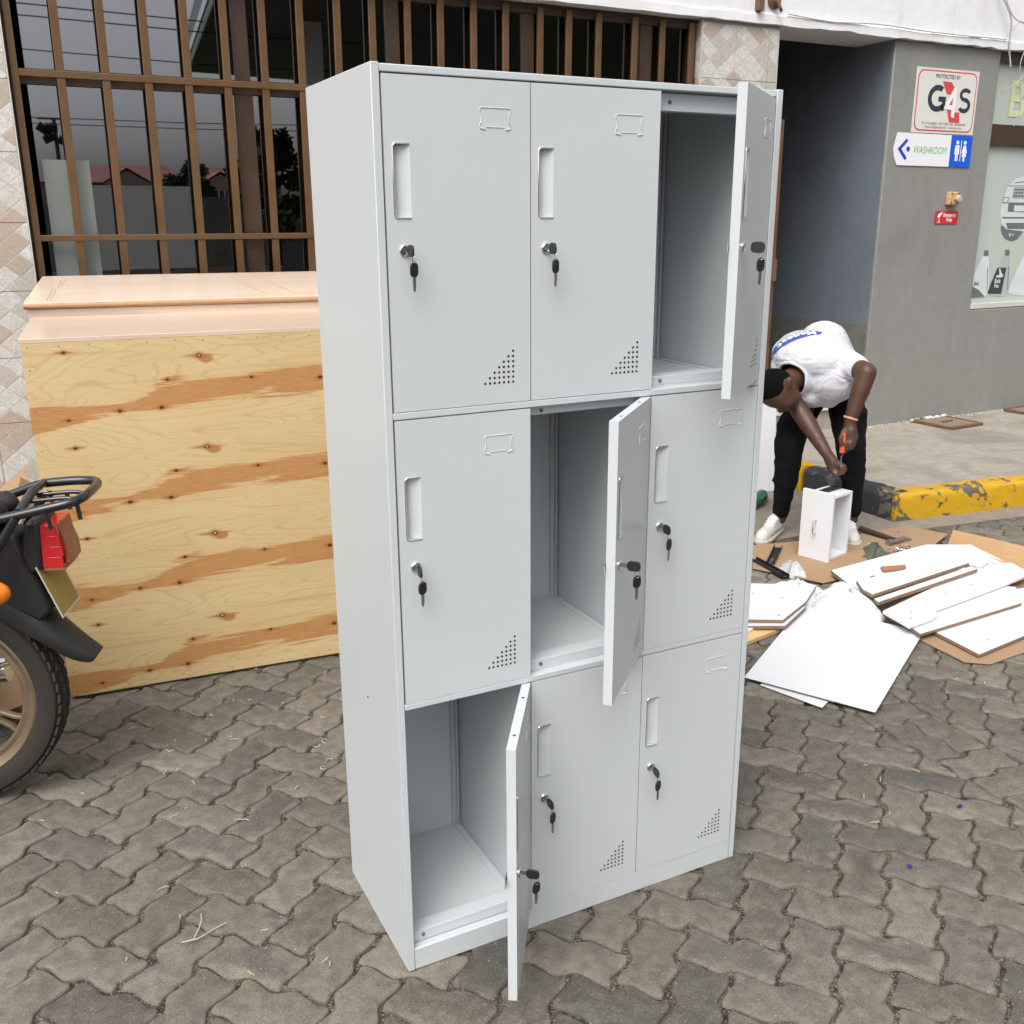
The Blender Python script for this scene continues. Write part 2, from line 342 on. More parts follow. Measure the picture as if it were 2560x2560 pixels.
# ---- plywood with repeating knotty veneer figure (object space: x across, z up)
def ply_mat():
    k = NT('knotty_plywood'); o = k.obj(); xyz = k.sep(o); u = xyz[0]; v = xyz[2]; PER = .31
    def wrapvec():          # the veneer figure repeats every PER up the sheet
        x = k.n('CombineXYZ'); k.set(x.inputs[0], u); k.set(x.inputs[2], k.math('ADD', k.math('FLOORED_MODULO', k.math('ADD', v, .02), PER), k.math('MULTIPLY', v, .05))); return x.outputs[0]
    n1 = k.noise(3.0, k.scale(o, (1, 1, 5)), 3, .5); n2 = k.noise(9, k.scale(o, (.30, 1, 10)), 6, .66)
    wob = k.math('ADD', k.math('MULTIPLY', k.math('SUBTRACT', n1, .5), .022), k.math('MULTIPLY', k.math('SUBTRACT', n2, .5), .088))
    rise = k.math('ADD', k.math('MULTIPLY', u, -.075), k.math('MULTIPLY', k.ramp(u, .28, .50), -.022))
    vv = k.math('ADD', k.math('ADD', v, rise), wob)
    def dist(x, off): return k.math('PINGPONG', k.math('SUBTRACT', x, off), PER/2)
    ph = dist(vv, .055)
    wid = k.math('ADD', k.math('ADD', k.ramp(u, .0, .26, .040, .008), k.ramp(u, .22, .44, 0, .029)), k.ramp(u, .58, .70, 0, -.007))
    band = k.ramp(k.math('SUBTRACT', ph, wid), -.005, .003, 1, 0)
    vv2 = k.math('ADD', k.math('ADD', v, k.math('MULTIPLY', u, -.13)), k.math('MULTIPLY', wob, .7))
    tong = k.math('MULTIPLY', k.ramp(k.math('SUBTRACT', dist(vv2, .022), k.ramp(u, .03, .36, .018, -.006)), -.004, .003, 1, 0), k.ramp(u, .34, .38, 1, 0))
    tong2 = k.math('MULTIPLY', k.ramp(k.math('SUBTRACT', dist(vv, .012), k.ramp(u, .60, .84, -.006, .016)), -.004, .003, 1, 0), k.ramp(u, .59, .63))
    tong3 = k.math('MULTIPLY', k.ramp(k.math('SUBTRACT', dist(vv, .105), k.ramp(u, .30, .46, -.006, .010)), -.004, .003, 1, 0), k.ramp(u, .50, .44))
    band = k.math('MAXIMUM', k.math('MAXIMUM', band, tong), k.math('MAXIMUM', tong2, tong3))
    fine = k.noise(60, k.scale(o, (.30, 1, 8)), 4, .65); swirl = k.noise(2.4, k.scale(o, (.5, 1, 3.6)), 1, .4, .6)
    ring = k.math('ABSOLUTE', k.math('SINE', k.math('MULTIPLY', swirl, 70)))
    pale = k.mix(k.noise(2.2, k.scale(o, (1, 1, 4)), 3), (.58, .415, .20), (.70, .54, .30)); pale = k.mix(k.ramp(ring, .0, .55, .30, 0), pale, (.42, .26, .085)); pale = k.mix(k.ramp(fine, .25, .55, .35, 0), pale, (.40, .22, .07)); stk = k.noise(5, k.scale(o, (.35, 1, 10)), 4, .6); pale = k.mix(k.ramp(stk, .56, .70, 0, .35), pale, (.42, .25, .075))
    brn = k.mix(k.ramp(fine, .3, .7), (.34, .125, .034), (.54, .26, .090)); brn = k.mix(k.ramp(n1, .5, .75, 0, .4), brn, (.50, .23, .075))
    c = k.mix(k.math('MULTIPLY', band, .94), pale, brn); halo = k.ramp(k.math('SUBTRACT', ph, wid), .0, .035, .22, 0); c = k.mix(halo, c, (.58, .34, .13))
    for (ku, kv, kr, big) in [(.105, .045, .0052, 0), (.262, .064, .0065, 0), (.392, .066, .0070, 0), (.115, .262, .0055, 0), (.525, .232, .0085, 1), (.418, .158, .0056, 0), (.69, .150, .005, 0), (.925, .135, .0075, 0)]:
        du = k.math('SUBTRACT', u, k.math('ADD', ku, k.math('MULTIPLY', v, .004))); sv = k.math('SUBTRACT', k.math('FLOORED_MODULO', k.math('ADD', k.math('SUBTRACT', v, kv), PER/2), PER), PER/2)
        d2 = k.math('MULTIPLY', sv, sv); j = k.math('MULTIPLY', k.math('SUBTRACT', n2, .5), .010)
        dd = k.math('ADD', k.math('SQRT', k.math('ADD', k.math('MULTIPLY', k.math('MULTIPLY', du, du), .62), d2)), k.math('MULTIPLY', j, .5))
        st = k.math('ADD', k.math('SQRT', k.math('ADD', k.math('MULTIPLY', k.math('MULTIPLY', du, du), .022 if big else .05), k.math('MULTIPLY', d2, 1.6))), j)
        c = k.mix(k.ramp(st, .003, .0115 if big else .009, .85, 0), c, (.40, .155, .045))
        if big:
            su = k.math('SUBTRACT', du, .022); sb = k.math('ADD', sv, .012); bb = k.math('ADD', k.math('SQRT', k.math('ADD', k.math('MULTIPLY', k.math('MULTIPLY', su, su), .35), k.math('MULTIPLY', sb, sb))), j); c = k.mix(k.ramp(bb, .010, .017, .9, 0), c, (.42, .17, .05))
        c = k.mix(k.ramp(dd, kr*.8, kr*2.6, .55, 0), c, (.36, .13, .035)); c = k.mix(k.ramp(dd, kr*.5, kr*1.15, .95, 0), c, (.050, .017, .008))
        if big: c = k.mix(k.ramp(dd, kr*.30, kr*.42, .9, 0), c, (.60, .50, .36))
    k.col(c); k.p(Roughness=.5); k.bump(fine, .08, .002); return k.m
PLY = ply_mat()
def lam_mat():
    k = NT('pale_wood_laminate'); o = k.obj(); f = k.noise(22, k.scale(o, (.12, 4, 4)), 5, .6); b = k.noise(3, k.scale(o, (.3, 3, 3)), 3)
    c = k.mix(b, (.62, .47, .365), (.70, .58, .47)); c = k.mix(k.ramp(f, .4, .7, 0, .35), c, (.50, .35, .25)); k.col(c); k.p(Roughness=.22); return k.m
LAM = lam_mat()
LAMEDGE = M('laminate_edge', (.40, .235, .125), .5, var=.2, vs=20)

# ================================================================= GROUND
ground = MB().box(-150, 150, -150, 150, -.03, -.009).build('ground', JOINT); T(ground, kind='structure')
A = .1135
e1 = Vector((.70711, -.70711)); e2 = Vector((.70711, .70711)); O2 = Vector((1.269, -.004))
AMP = .080
def outline(L, W, n_l=16, n_w=8, warp=True, g=.038):
    """outline of an L x W unit paver centred at 0 (units of A), wavy sides, rounded corners"""
    pts = []; x0, x1, y0, y1 = -L/2+g, L/2-g, -W/2+g, W/2-g; c = .06
    def seg(a, b, n):
        for i in range(n): t = i/n; pts.append((a[0]+(b[0]-a[0])*t, a[1]+(b[1]-a[1])*t))
    seg((x0+c, y0), (x1-c, y0), n_l); seg((x1-c, y0), (x1, y0+c), 1); seg((x1, y0+c), (x1, y1-c), n_w); seg((x1, y1-c), (x1-c, y1), 1)
    seg((x1-c, y1), (x0+c, y1), n_l); seg((x0+c, y1), (x0, y1-c), 1); seg((x0, y1-c), (x0, y0+c), n_w); seg((x0, y0+c), (x0+c, y0), 1)
    if warp:
        s = lambda t: math.sin(t)+.18*math.sin(2*t)
        pts = [(x-AMP*s(2*math.pi*(y+W/2)), y+AMP*s(2*math.pi*(x+L/2))) for x, y in pts]
    return [(x*A, y*A) for x, y in pts]
def paver_geo(pts, bev=.0055):
    q = []
    for p in pts:
        if not q or (Vector(p)-Vector(q[-1])).length > .0018: q.append(p)
    if (Vector(q[0])-Vector(q[-1])).length < .0018: q.pop()
    pts = q; n = len(pts); ins = []
    cx = sum(p[0] for p in pts)/n; cy = sum(p[1] for p in pts)/n
    for i in range(n):
        a = Vector(pts[i-1]); b = Vector(pts[i]); c = Vector(pts[(i+1) % n]); d0 = (b-a).normalized(); d1 = (c-b).normalized(); nn = Vector((-d0.y-d1.y, d0.x+d1.x)); l_ = nn.length
        nn = nn/l_ if l_ > .05 else (Vector((cx, cy))-b).normalized()
        k = min(1.7, 1/max(.3, l_/2)); ins.append(b+nn*bev*k)
    vs = [(p[0], p[1], 0) for p in ins]+[((p.x+q[0])/2*.45+q[0]*.55, (p.y+q[1])/2*.45+q[1]*.55, -.0022) for p, q in zip(ins, pts)]+[(q[0], q[1], -.007) for q in pts]+[(q[0], q[1], -.022) for q in pts]
    vs.append((cx, cy, 0.0003))
    fs = [(i, (i+1) % n, 4*n) for i in range(n)]+[(r*n+i, (r+1)*n+i, (r+1)*n+(i+1) % n, r*n+(i+1) % n) for r in range(3) for i in range(n)]
    return vs, fs
def paver_mesh(name, pts):
    vs, fs = paver_geo(pts); me = bpy.data.meshes.new(name); me.from_pydata(vs, [], fs); me.update()
    me.polygons.foreach_set('use_smooth', [True]*len(me.polygons)); me.set_sharp_from_angle(angle=R(50)); me.materials.append(PAV); return me
STD = outline(2, 1)
def worn(seed):
    rg = random.Random(seed); n = len(STD); ph = [(rg.uniform(0, 6.28), rg.uniform(.0002, .0007), rg.randint(3, 9)) for _ in range(5)]; out_ = []; chips = [(rg.randrange(n), rg.uniform(.003, .010)) for _ in range(rg.randint(1, 3))]
    for i, (x, y) in enumerate(STD):
        r_ = sum(a*math.sin(k*2*math.pi*i/n+p) for p, a, k in ph)+sum(d*max(0, 1-min(abs(i-c), n-abs(i-c))/1.6) for c, d in chips); l_ = math.hypot(x, y); out_.append((x*(1-r_/l_), y*(1-r_/l_)))
    return out_
STDM = [paver_mesh('paver', worn(s_)) for s_ in range(9)]
def clip(poly, nx, ny, d):         # keep nx*x+ny*y<=d
    out = []; n = len(poly)
    for i in range(n):
        a = poly[i]; b = poly[(i+1) % n]; da = nx*a[0]+ny*a[1]-d; db = nx*b[0]+ny*b[1]-d
        if da <= 0: out.append(a)
        if da*db < 0: t = da/(da-db); out.append((a[0]+(b[0]-a[0])*t, a[1]+(b[1]-a[1])*t))
    return out
def parea(p): return abs(sum(p[i-1][0]*p[i][1]-p[i][0]*p[i-1][1] for i in range(len(p))))/2
# kerb line: corner (3.58,1.965), front heading -7.8 deg, side heading +y
KC = Vector((3.58, 1.965)); KF = Vector((math.cos(R(-7.8)), math.sin(R(-7.8)))); KN = Vector((-KF.y, KF.x))
pav = []                            # (centre, angle, outline or None)
BX0, BX1 = 1.752, 1.986
def consider(c, ang, clips):
    if not (-3.4 < c.x < 6.8 and -2.6 < c.y < 3.35): return
    ca, sa = math.cos(ang), math.sin(ang); wp = [(c.x+x*ca-y*sa, c.y+x*sa+y*ca) for x, y in STD]; q = wp
    for cl_ in clips:
        if len(q) > 2: q = clip(q, *cl_)
    if len(q) < 3 or parea(q) < .0007: return
    if parea(q) > .985*parea(wp): pav.append((c, ang, None))
    else:
        m = Vector((sum(p[0] for p in q)/len(q), sum(p[1] for p in q)/len(q))); pav.append((m, 0, [(p[0]-m.x, p[1]-m.y) for p in q]))
AE = math.atan2(e1.y, e1.x)
kd = KN.dot(KC)-.16                  # pavers stop at the gutter strip in front of the kerb
for i in range(-60, 61):
    for j in range(-60, 61):
        s = (i+j+1) % 4
        if s == 0: c = O2+(e1*(i+1)+e2*(j+.5))*A; ang = AE
        elif s == 2: c = O2+(e1*(i+.5)+e2*(j+1))*A; ang = AE+math.pi/2
        else: continue
        if c.x < 2.15: consider(c, ang, [(1, 0, BX0), (0, 1, 3.3)]) if c.x < 1.87 else None
        if c.x > 1.85: consider(c, ang, [(-1, 0, -BX1), (KN.x, KN.y, kd), (0, 1, 2.02)])
y = .085-.2285*9; kk = -9
while y < 2.0:
    for q in (-1, 1):
        if kk % 2 == 0: consider(Vector(((BX0+BX1)/2+q*.0575, y+.114)), math.pi/2, [(0, 1, 2.02)])
        else: consider(Vector(((BX0+BX1)/2, y+.114+q*.0572)), 0, [(0, 1, 2.02)])
    y += .2285; kk += 1
# rank by apparent size in the picture
cm = cam.rotation_euler.to_matrix().inverted() if False else cam.rotation_euler.to_matrix().transposed()
def screen(p):
    q = cm @ (Vector(p)-CAMP)
    if q.z > -.1: return None
    return (.5094+.97146*q.x/-q.z, .5011-.97146*q.y/-q.z, -q.z)
FRONT_HIDE = [(-.45, 1.78, .62, 2.6), (.03, .03, .87, .37)]    # crate and locker footprints
rank = []
for it in pav:
    s = screen((it[0].x, it[0].y, 0)); sc = 0
    if s and -.03 < s[0] < 1.03 and -.03 < s[1] < 1.05:
        sc = 1/s[2]**3
        if any(a < it[0].x < c_ and b < it[0].y < d for a, b, c_, d in FRONT_HIDE): sc = 0
        # hidden behind the locker: segment to the camera crosses its footprint
        for t in range(1, 20):
            p = CAMP.lerp(Vector((it[0].x, it[0].y, 0)), t/20)
            if 0 < p.x < .9 and 0 < p.y < .4 and p.z < 1.85: sc = 0
    rank.append(sc)
order = sorted(range(len(pav)), key=lambda i: -rank[i]); rng = random.Random(3)
rest = MB(); rr = []
paving = empty('paving', (0, 0, 0)); T(paving, kind='structure')
for n_, i in enumerate(order):
    c, ang, ol = pav[i]; z = rng.uniform(-.0035, .002); tx, ty = rng.gauss(0, .010), rng.gauss(0, .010); jx, jy = rng.gauss(0, .0007), rng.gauss(0, .0007); jr = rng.gauss(0, .010)
    flip = math.pi if rng.random() < .5 and ol is None else 0
    if n_ < 296 and rank[i] > 0:
        me = rng.choice(STDM) if ol is None else paver_mesh('paver_cut', ol)
        link('brick', me, paving, (c.x+jx, c.y+jy, z), (tx, ty, ang+jr+flip))
    else:
        vs, fs = paver_geo(ol or STD); Mx = Matrix.Translation((c.x, c.y, z)) @ Matrix.Rotation(ang+jr, 4, 'Z') @ Matrix.Rotation(tx, 4, 'X')
        rest.add([Mx @ Vector(v) for v in vs], fs); rr += [rng.random()]*len(fs)
me = bpy.data.meshes.new('bricks'); me.from_pydata(rest.v, [], rest.f); me.update()
at = me.attributes.new('rnd', 'FLOAT', 'FACE'); at.data.foreach_set('value', rr); me.materials.append(PAVS)
me.polygons.foreach_set('use_smooth', [True]*len(me.polygons)); me.set_sharp_from_angle(angle=R(50))
T(link('brick_field', me, paving), kind='stuff')

# concrete pad by the kerb, gutter strip, sidewalk slab
g = MB(); c0 = KC-KN*.155; c1 = KC+KF*3.6-KN*.155
g.prism([(2.0, 2.02), (3.3, 2.02), (3.35, 1.86), tuple(c0), tuple(c1), tuple(c1+KN*.2), (3.70, 2.10), (3.70, 3.44), (2.0, 3.44)], -.02, -.002)
T(g.build('gutter_concrete', PAD), kind='structure')
sw = KC+KF*.115+KN*.115; far = KC+KF*3.6+KN*.115
T(MB().prism([(3.695, 2.10), tuple(sw), tuple(far), (far.x, 3.75), (3.695, 3.75)], -.02, .142).build('sidewalk', SLAB), kind='structure')
# ================================================================= KERB
def kerbstone(p, q, inward, mat, label, h=.15, wd=.115):
    p = Vector(p); q = Vector(q); d = (q-p); L = d.length; d.normalize(); n = Vector(inward)
    prof = [(0, -.02), (0, h-.035), (.006, h-.014), (.022, h-.003), (.045, h), (wd, h), (wd, -.02)]; N = max(6, int(L/.035)); rg = random.Random(int(p.x*100+p.y*37)); vs = []; m = len(prof)
    for i in range(N+1):
        for k, (a, z) in enumerate(prof):
            j = 0 if k in (0, m-1) else rg.gauss(0, .0022)
            e = (.006 if i in (0, N) else 0); b = p+d*(L*i/N+(e if i == 0 else -e))+n*(a+j); vs.append((b.x, b.y, z+(j if z > .05 else 0)))
    fs = [(i*m+k, (i+1)*m+k, (i+1)*m+k+1, i*m+k+1) for i in range(N) for k in range(m-1)]+[tuple(range(m)), tuple(range(N*m+m-1, N*m-1, -1))]
    o = MB().add(vs, fs).build('kerbstone', mat, smooth=40); return T(o, label, 'kerb', 'painted kerbstones of the sidewalk')
kf = [KC+KF*t for t in (0, 1.12, 2.2, 3.3)]
kerbstone(kf[0], kf[1], KN, YELLOW, 'chipped yellow kerbstone at the corner of the sidewalk')
kerbstone(kf[1]+KF*.006, kf[2], KN, BLACK, 'black kerbstone next to the yellow corner kerbstone, towards the right edge')
kerbstone(kf[2]+KF*.006, kf[3], KN, YELLOW, 'yellow kerbstone farthest right along the road side')
kerbstone((3.585, 1.985), (3.585, 2.68), (1, 0), BLACK, 'black painted kerbstone behind the white drawer')
kerbstone((3.585, 2.69), (3.585, 3.40), (1, 0), YELLOW, 'yellow kerbstone behind the legs of the bending person')

# ================================================================= BUILDING
bld = empty('shop_building', (3.5, 3.44, 0), label='single storey shop front with tiled wall, barred window, white beam and grey wall', cat='building')
BO = Vector((-3.5, -3.44, 0))
def B(mb, name, mat, parent=bld, **kw):
    o = mb.build(name, mat, parent, **kw)
    if parent is bld: o.location = BO
    return o
WY = 3.44
# tiled walls: backing + separate tiles
tl = B(MB().box(-3.2, -.452, WY+.012, WY+.30, 0, 2.712), 'tiled_wall', GROUT)
tcol = B(MB().box(3.268, 3.832, WY+.012, WY+.34, 0, 2.712), 'tiled_column', GROUT)
tmesh = {}
def tile(x0, x1, z0, z1, parent, side=False):
    g_ = .0013; key = (round(x1-x0, 3), round(z1-z0, 3), side)
    if key not in tmesh:
        mb = MB(); w_, h_ = key[0], key[1]
        if side: mb.box(0, .009, g_, w_-g_, g_, h_-g_)
        else: mb.box(g_, w_-g_, 0, .011, g_, h_-g_)
        tmesh[key] = mb.mesh('tile', TILE)
    o = link('tile', tmesh[key], parent); o.location = (x0, WY, z0) if not side else (3.2565, x0, z0)
    return o
zs = [2.712]+[2.187-.3*k for k in range(-1, 8)]
zs = [2.712, 2.487, 2.187, 1.887, 1.587, 1.287, .987, .687, .387, .087, 0]
for k in range(7):
    for a, b in zip(zs[:-1], zs[1:]): tile(-.446-.25*(k+1), -.446-.25*k, b, a, tl)
zc = [2.712, 2.696, 2.396, 2.096, 1.796, 1.496, 1.196, .896, .596, .296, .142]
for a, b in zip(zc[1:-1], zc[2:]):
    for x0, x1 in ((3.2575, 3.505), (3.505, 3.755), (3.755, 3.828)): tile(x0, x1, b, a, tcol)
    tile(WY+.013, WY+.095, b, a, tcol, True)
B(MB().box(-.4465, -.4405, WY-.003, WY+.012, 0, 2.712), 'corner_trim', PALE)
B(MB().box(3.2505, 3.2565, WY-.002, WY+.012, .14, 2.71), 'corner_trim', PALE)
B(MB().box(3.8285, 3.8335, WY-.001, WY+.30, .14, 2.71), 'corner_trim', PALE)
# wall under the window and behind it, room
B(MB().box(-.452, 3.268, WY+.06, WY+.30, 0, .98), 'window_apron', GREYW)
B(MB().box(-.452, 3.268, WY-.02, WY+.13, .95, .985), 'window_sill', GREYW)
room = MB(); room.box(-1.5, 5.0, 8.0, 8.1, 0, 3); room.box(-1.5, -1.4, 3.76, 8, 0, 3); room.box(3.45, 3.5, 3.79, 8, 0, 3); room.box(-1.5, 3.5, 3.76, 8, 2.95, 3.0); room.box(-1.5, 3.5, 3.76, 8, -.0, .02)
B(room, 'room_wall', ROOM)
# white beam with broken lower lip
rg = random.Random(5); N = 150; vs = []; x0, x1 = -3.2, 9.0
for i in range(N+1):
    x = x0+(x1-x0)*i/N; j = rg.gauss(0, .004) if x > 3.8 else rg.gauss(0, .0015); j2 = rg.gauss(0, .004)
    lip = .012 if x > 3.84 else 0
    vs += [(x, WY-.03-lip, 2.762+j2), (x, WY-.03-lip+rg.gauss(0, .002), 2.714+j-(.003 if x > 3.84 else 0)), (x, WY+.36, 2.712), (x, WY+.36, 3.7), (x, WY-.018, 3.7), (x, WY-.018, 2.775+j2)]
fs = [(i*6+k, (i+1)*6+k, (i+1)*6+(k+1) % 6, i*6+(k+1) % 6) for i in range(N) for k in range(6)]+[tuple(range(5, -1, -1)), tuple(N*6+k for k in range(6))]
B(MB().add(vs, fs), 'beam', BEAM, smooth=30)
B(MB().box(-3.2, 9.0, WY+.1, WY+5, 3.71, 3.85), 'roof_slab', GREYW)
# grey wall, passage and shop window wall
B(MB().prism([(4.81, .12), (9.0, .12), (9.0, .935), (5.825, .935), (5.825, 2.711), (4.81, 2.711)], -WY-.34, -WY, Matrix(((1, 0, 0, 0), (0, 0, -1, 0), (0, 1, 0, 0), (0, 0, 0, 1)))), 'grey_wall', GREYW, bevel=.008)
B(MB().box(4.815, 4.95, WY+.341, 8.2, .87, 3.2), 'passage_wall', BLUEW)
B(MB().box(4.8095, 4.8145, WY+.02, WY+.339, .87, 2.70), 'passage_wall', BLUEW)
B(MB().box(4.8095, 4.95, WY+.341, 8.2, .1, .869), 'passage_wall', DADO)
B(MB().box(4.8085, 4.8145, WY+.02, WY+.339, .142, .869), 'passage_wall', DADO)
B(MB().box(3.70, 3.83, WY+.342, 8.2, .1, 3.2), 'passage_wall', BLUEW)
B(MB().box(3.6, 5.0, 8.2, 8.3, .1, 3.2), 'passage_wall', DADO)
B(MB().box(3.7, 4.95, WY+.362, 8.2, 3.2, 3.26), 'passage_ceiling', DADO)
B(MB().box(3.84, 4.806, WY+.07, 8.2, .12, .285), 'entrance_step', SLAB, bevel=.006)
B(MB().box(3.84, 4.806, WY+.045, WY+.10, .2855, .30), 'step_nosing', PALE)
B(MB().box(3.835, 3.928, WY+.012, WY+.07, .142, 2.19), 'door_frame', DOORW)
B(MB().box(3.84, 3.874, WY+.12, WY+.95, .305, 2.18), 'door', DOORW)
lb = MB(); lb.box(3.90, 3.931, WY-.004, WY+.0115, 1.20, 1.34); B(lb, 'door_latch', RUST)
# the barred window (plane 6 cm behind the tile face)
k_ = 1.0116
def wx(x): return CAMP.x+(x-CAMP.x)*k_
def wz(z): return CAMP.z+(z-CAMP.z)*k_
GY = WY+.06
win = B(MB().box(-.455, wx(-.405), GY, GY+.07, .985, 2.712), 'window_frame', FRAMEB)
def WF(x0, x1, z0, z1, y0=GY+.004, y1=GY+.07): B(MB().box(x0, x1, y0, y1, z0, z1), 'frame_bar', FRAMEB, win).location = (0, 0, 0)
WF(3.215, 3.262, .985, 2.712); WF(wx(-.405), 3.214, 2.662, 2.711, GY, GY+.07); WF(wx(-.405), 3.214, 2.178, 2.242, GY+.004)
WF(wx(-.405), 3.214, .986, 1.02)
MUL = [.585, 1.36, 2.14, 2.905]
for x in MUL:
    WF(x-.035, x+.035, 2.243, 2.661, GY+.008); WF(x-.045, x+.04, 1.021, 2.177, GY+.008)
grille = B(MB().box(wx(-.43), wx(-.40), GY-.035, GY-.006, .985, 2.70), 'window_grille', GRIP, bevel=.002)
def GB(x0, x1, z0, z1, dx=0, y=0):
    m = MB(); m.add([(x0, GY-.03+y, z0), (x1, GY-.03+y, z0), (x1+dx, GY-.03+y, z1), (x0+dx, GY-.03+y, z1), (x0, GY-.012+y, z0), (x1, GY-.012+y, z0), (x1+dx, GY-.012+y, z1), (x0+dx, GY-.012+y, z1)],
          [(0, 1, 2, 3), (7, 6, 5, 4), (0, 4, 5, 1), (2, 6, 7, 3), (1, 5, 6, 2), (0, 3, 7, 4)])
    o = B(m, 'grille_bar', GRIP, grille, bevel=.0018); return o
bx = [-.243, -.057, .124, .301, .480, .659, .841, 1.027, 1.207, 1.394, 1.574, 1.760, 1.946, 2.153, 2.330, 2.52, 2.758, 2.945]
for i, x in enumerate(bx): GB(wx(x)-.0175, wx(x)+.0175, .99, 2.69, .014)
GB(wx(-.40), wx(3.18), wz(2.198), wz(2.226), 0, -.004); GB(wx(-.40), wx(3.18), wz(1.505), wz(1.532), 0, -.004)
GB(wx(3.145), wx(3.18), .99, 2.69)
edges = [wx(-.405)]+MUL+[3.214]; rg = random.Random(9)
for a, b in zip(edges[:-1], edges[1:]):
    for z0, z1, yy in ((2.243, 2.661, GY+.022), (1.021, 2.177, GY+.026)):
        p = MB().box(a+.035, b-.035, 0, .005, z0, z1); o = B(p, 'pane', GLASS, win); o.location = (0, yy, 0); o.rotation_euler = (0, 0, 0)
# pale film on the left pane
T(MB().box(-.348, -.150, GY+.0222, GY+.0252, 1.03, 1.862).build('window_film', M('pale_film', (.20, .225, .215), .12, var=.05, coat=.6), None), 'pale grey translucent film sheet on the leftmost window pane', 'film sheet')

# ---- right shop window with printed film
FILM = NT('shop_window_film'); FILM.col(FILM.mix(FILM.ramp(FILM.noise(1.1, None, 3), .42, .7, 0, .8), (.44, .49, .50), (.47, .52, .44))); FILM.p(Roughness=.2); FILM = FILM.m
sw_ = B(MB().box(5.828, 9.0, WY+.055, WY+.075, .94, 2.711), 'shop_window', FILM, bld)
def SWB(x0, x1, z0, z1, mat, y0, y1, name='frame_bar'): o = B(MB().box(x0, x1, y0, y1, z0, z1), name, mat, sw_); o.location = (0, 0, 0); return o
SWB(5.829, 9, 2.095, 2.235, FRAMEB, WY+.02, WY+.052); SWB(5.829, 9, 2.64, 2.71, FRAMEB, WY+.02, WY+.052); SWB(5.829, 9, .941, .975, PALE, WY+.004, WY+.053)
LG = M('print_mid_grey', (.14, .155, .165), .5); LD = M('print_dark', (.045, .05, .055), .5); LP = M('print_pale', (.58, .63, .64), .5); LV = M('print_yellow_green', (.58, .64, .38), .5); LO = M('print_olive', (.15, .14, .11), .5)
SY = WY+.0545; LQ0 = M('print_grey_pale', (.40, .44, .45), .5)
def FL(poly, mat, lay=1, name='print'):   # flat print on the window film; poly in (x,z)
    n = len(poly); a = sum(poly[i][0]*poly[(i+1) % n][1]-poly[(i+1) % n][0]*poly[i][1] for i in range(n))
    if a < 0: poly = poly[::-1]
    o = B(MB().add([(p[0], SY-.0008*lay, p[1]) for p in poly], [tuple(range(n))]), name, mat, sw_); o.location = (0, 0, 0); return o

# car front (print): coordinates x,z; only its left half reaches the picture
def ext(poly): return poly
FL([(6.111, 1.53), (6.131, 1.483), (6.175, 1.442), (6.252, 1.421), (6.312, 1.434), (6.357, 1.474), (6.40, 1.52), (6.2, 1.56)], LG, 1)
FL([(6.95, 1.53), (6.90, 1.44), (6.82, 1.421), (6.74, 1.45), (6.70, 1.52)], LG, 1)
FL([(6.55, 1.90), (6.299, 1.892), (6.241, 1.881), (6.185, 1.854), (6.139, 1.82), (6.104, 1.749), (6.094, 1.722), (6.089, 1.643), (6.092, 1.603), (6.117, 1.55), (6.182, 1.51), (6.382, 1.494), (6.72, 1.494), (6.92, 1.51), (6.98, 1.55), (7.0, 1.60), (7.0, 1.72), (6.96, 1.82), (6.86, 1.88)], LP, 2)
FL([(6.139, 1.823), (6.97, 1.823), (6.968, 1.818), (6.139, 1.818)], LG, 3)
FL([(6.208, 1.812), (6.88, 1.812), (6.90, 1.728), (6.199, 1.733)], M('print_light_grey', (.33, .36, .37), .5), 3)
for z in (1.745, 1.768, 1.790): FL([(6.204, z), (6.89, z), (6.89, z+.008), (6.204, z+.008)], LD, 4)
for x_ in [6.22+.03*i for i in range(22)]: FL([(x_, 1.735), (x_+.007, 1.735), (x_+.007, 1.812), (x_, 1.812)], LQ0, 5)
FL([(6.10, 1.742), (6.167, 1.741), (6.155, 1.696), (6.097, 1.697)], LG, 3); FL([(6.108, 1.736), (6.158, 1.735), (6.148, 1.703), (6.104, 1.704)], LP, 4)
FL([(6.164, 1.703), (6.93, 1.70), (6.93, 1.62), (6.167, 1.637)], LG, 3); FL([(6.231, 1.682), (6.84, 1.682), (6.84, 1.636), (6.234, 1.640)], LP, 4)
FL([(6.11, 1.600), (6.97, 1.596), (6.96, 1.585), (6.13, 1.588)], LG, 3); FL([(6.20, 1.845), (6.55, 1.875), (6.55, 1.868), (6.21, 1.840)], LG, 3); FL([(6.163, 1.557), (6.93, 1.553), (6.90, 1.505), (6.191, 1.514)], LG, 4)
FL([(6.21, 1.482), (6.235, 1.482), (6.232, 1.462), (6.222, 1.455)], LP, 5); FL([(6.245, 1.478), (6.262, 1.478), (6.259, 1.46)], LP, 5)
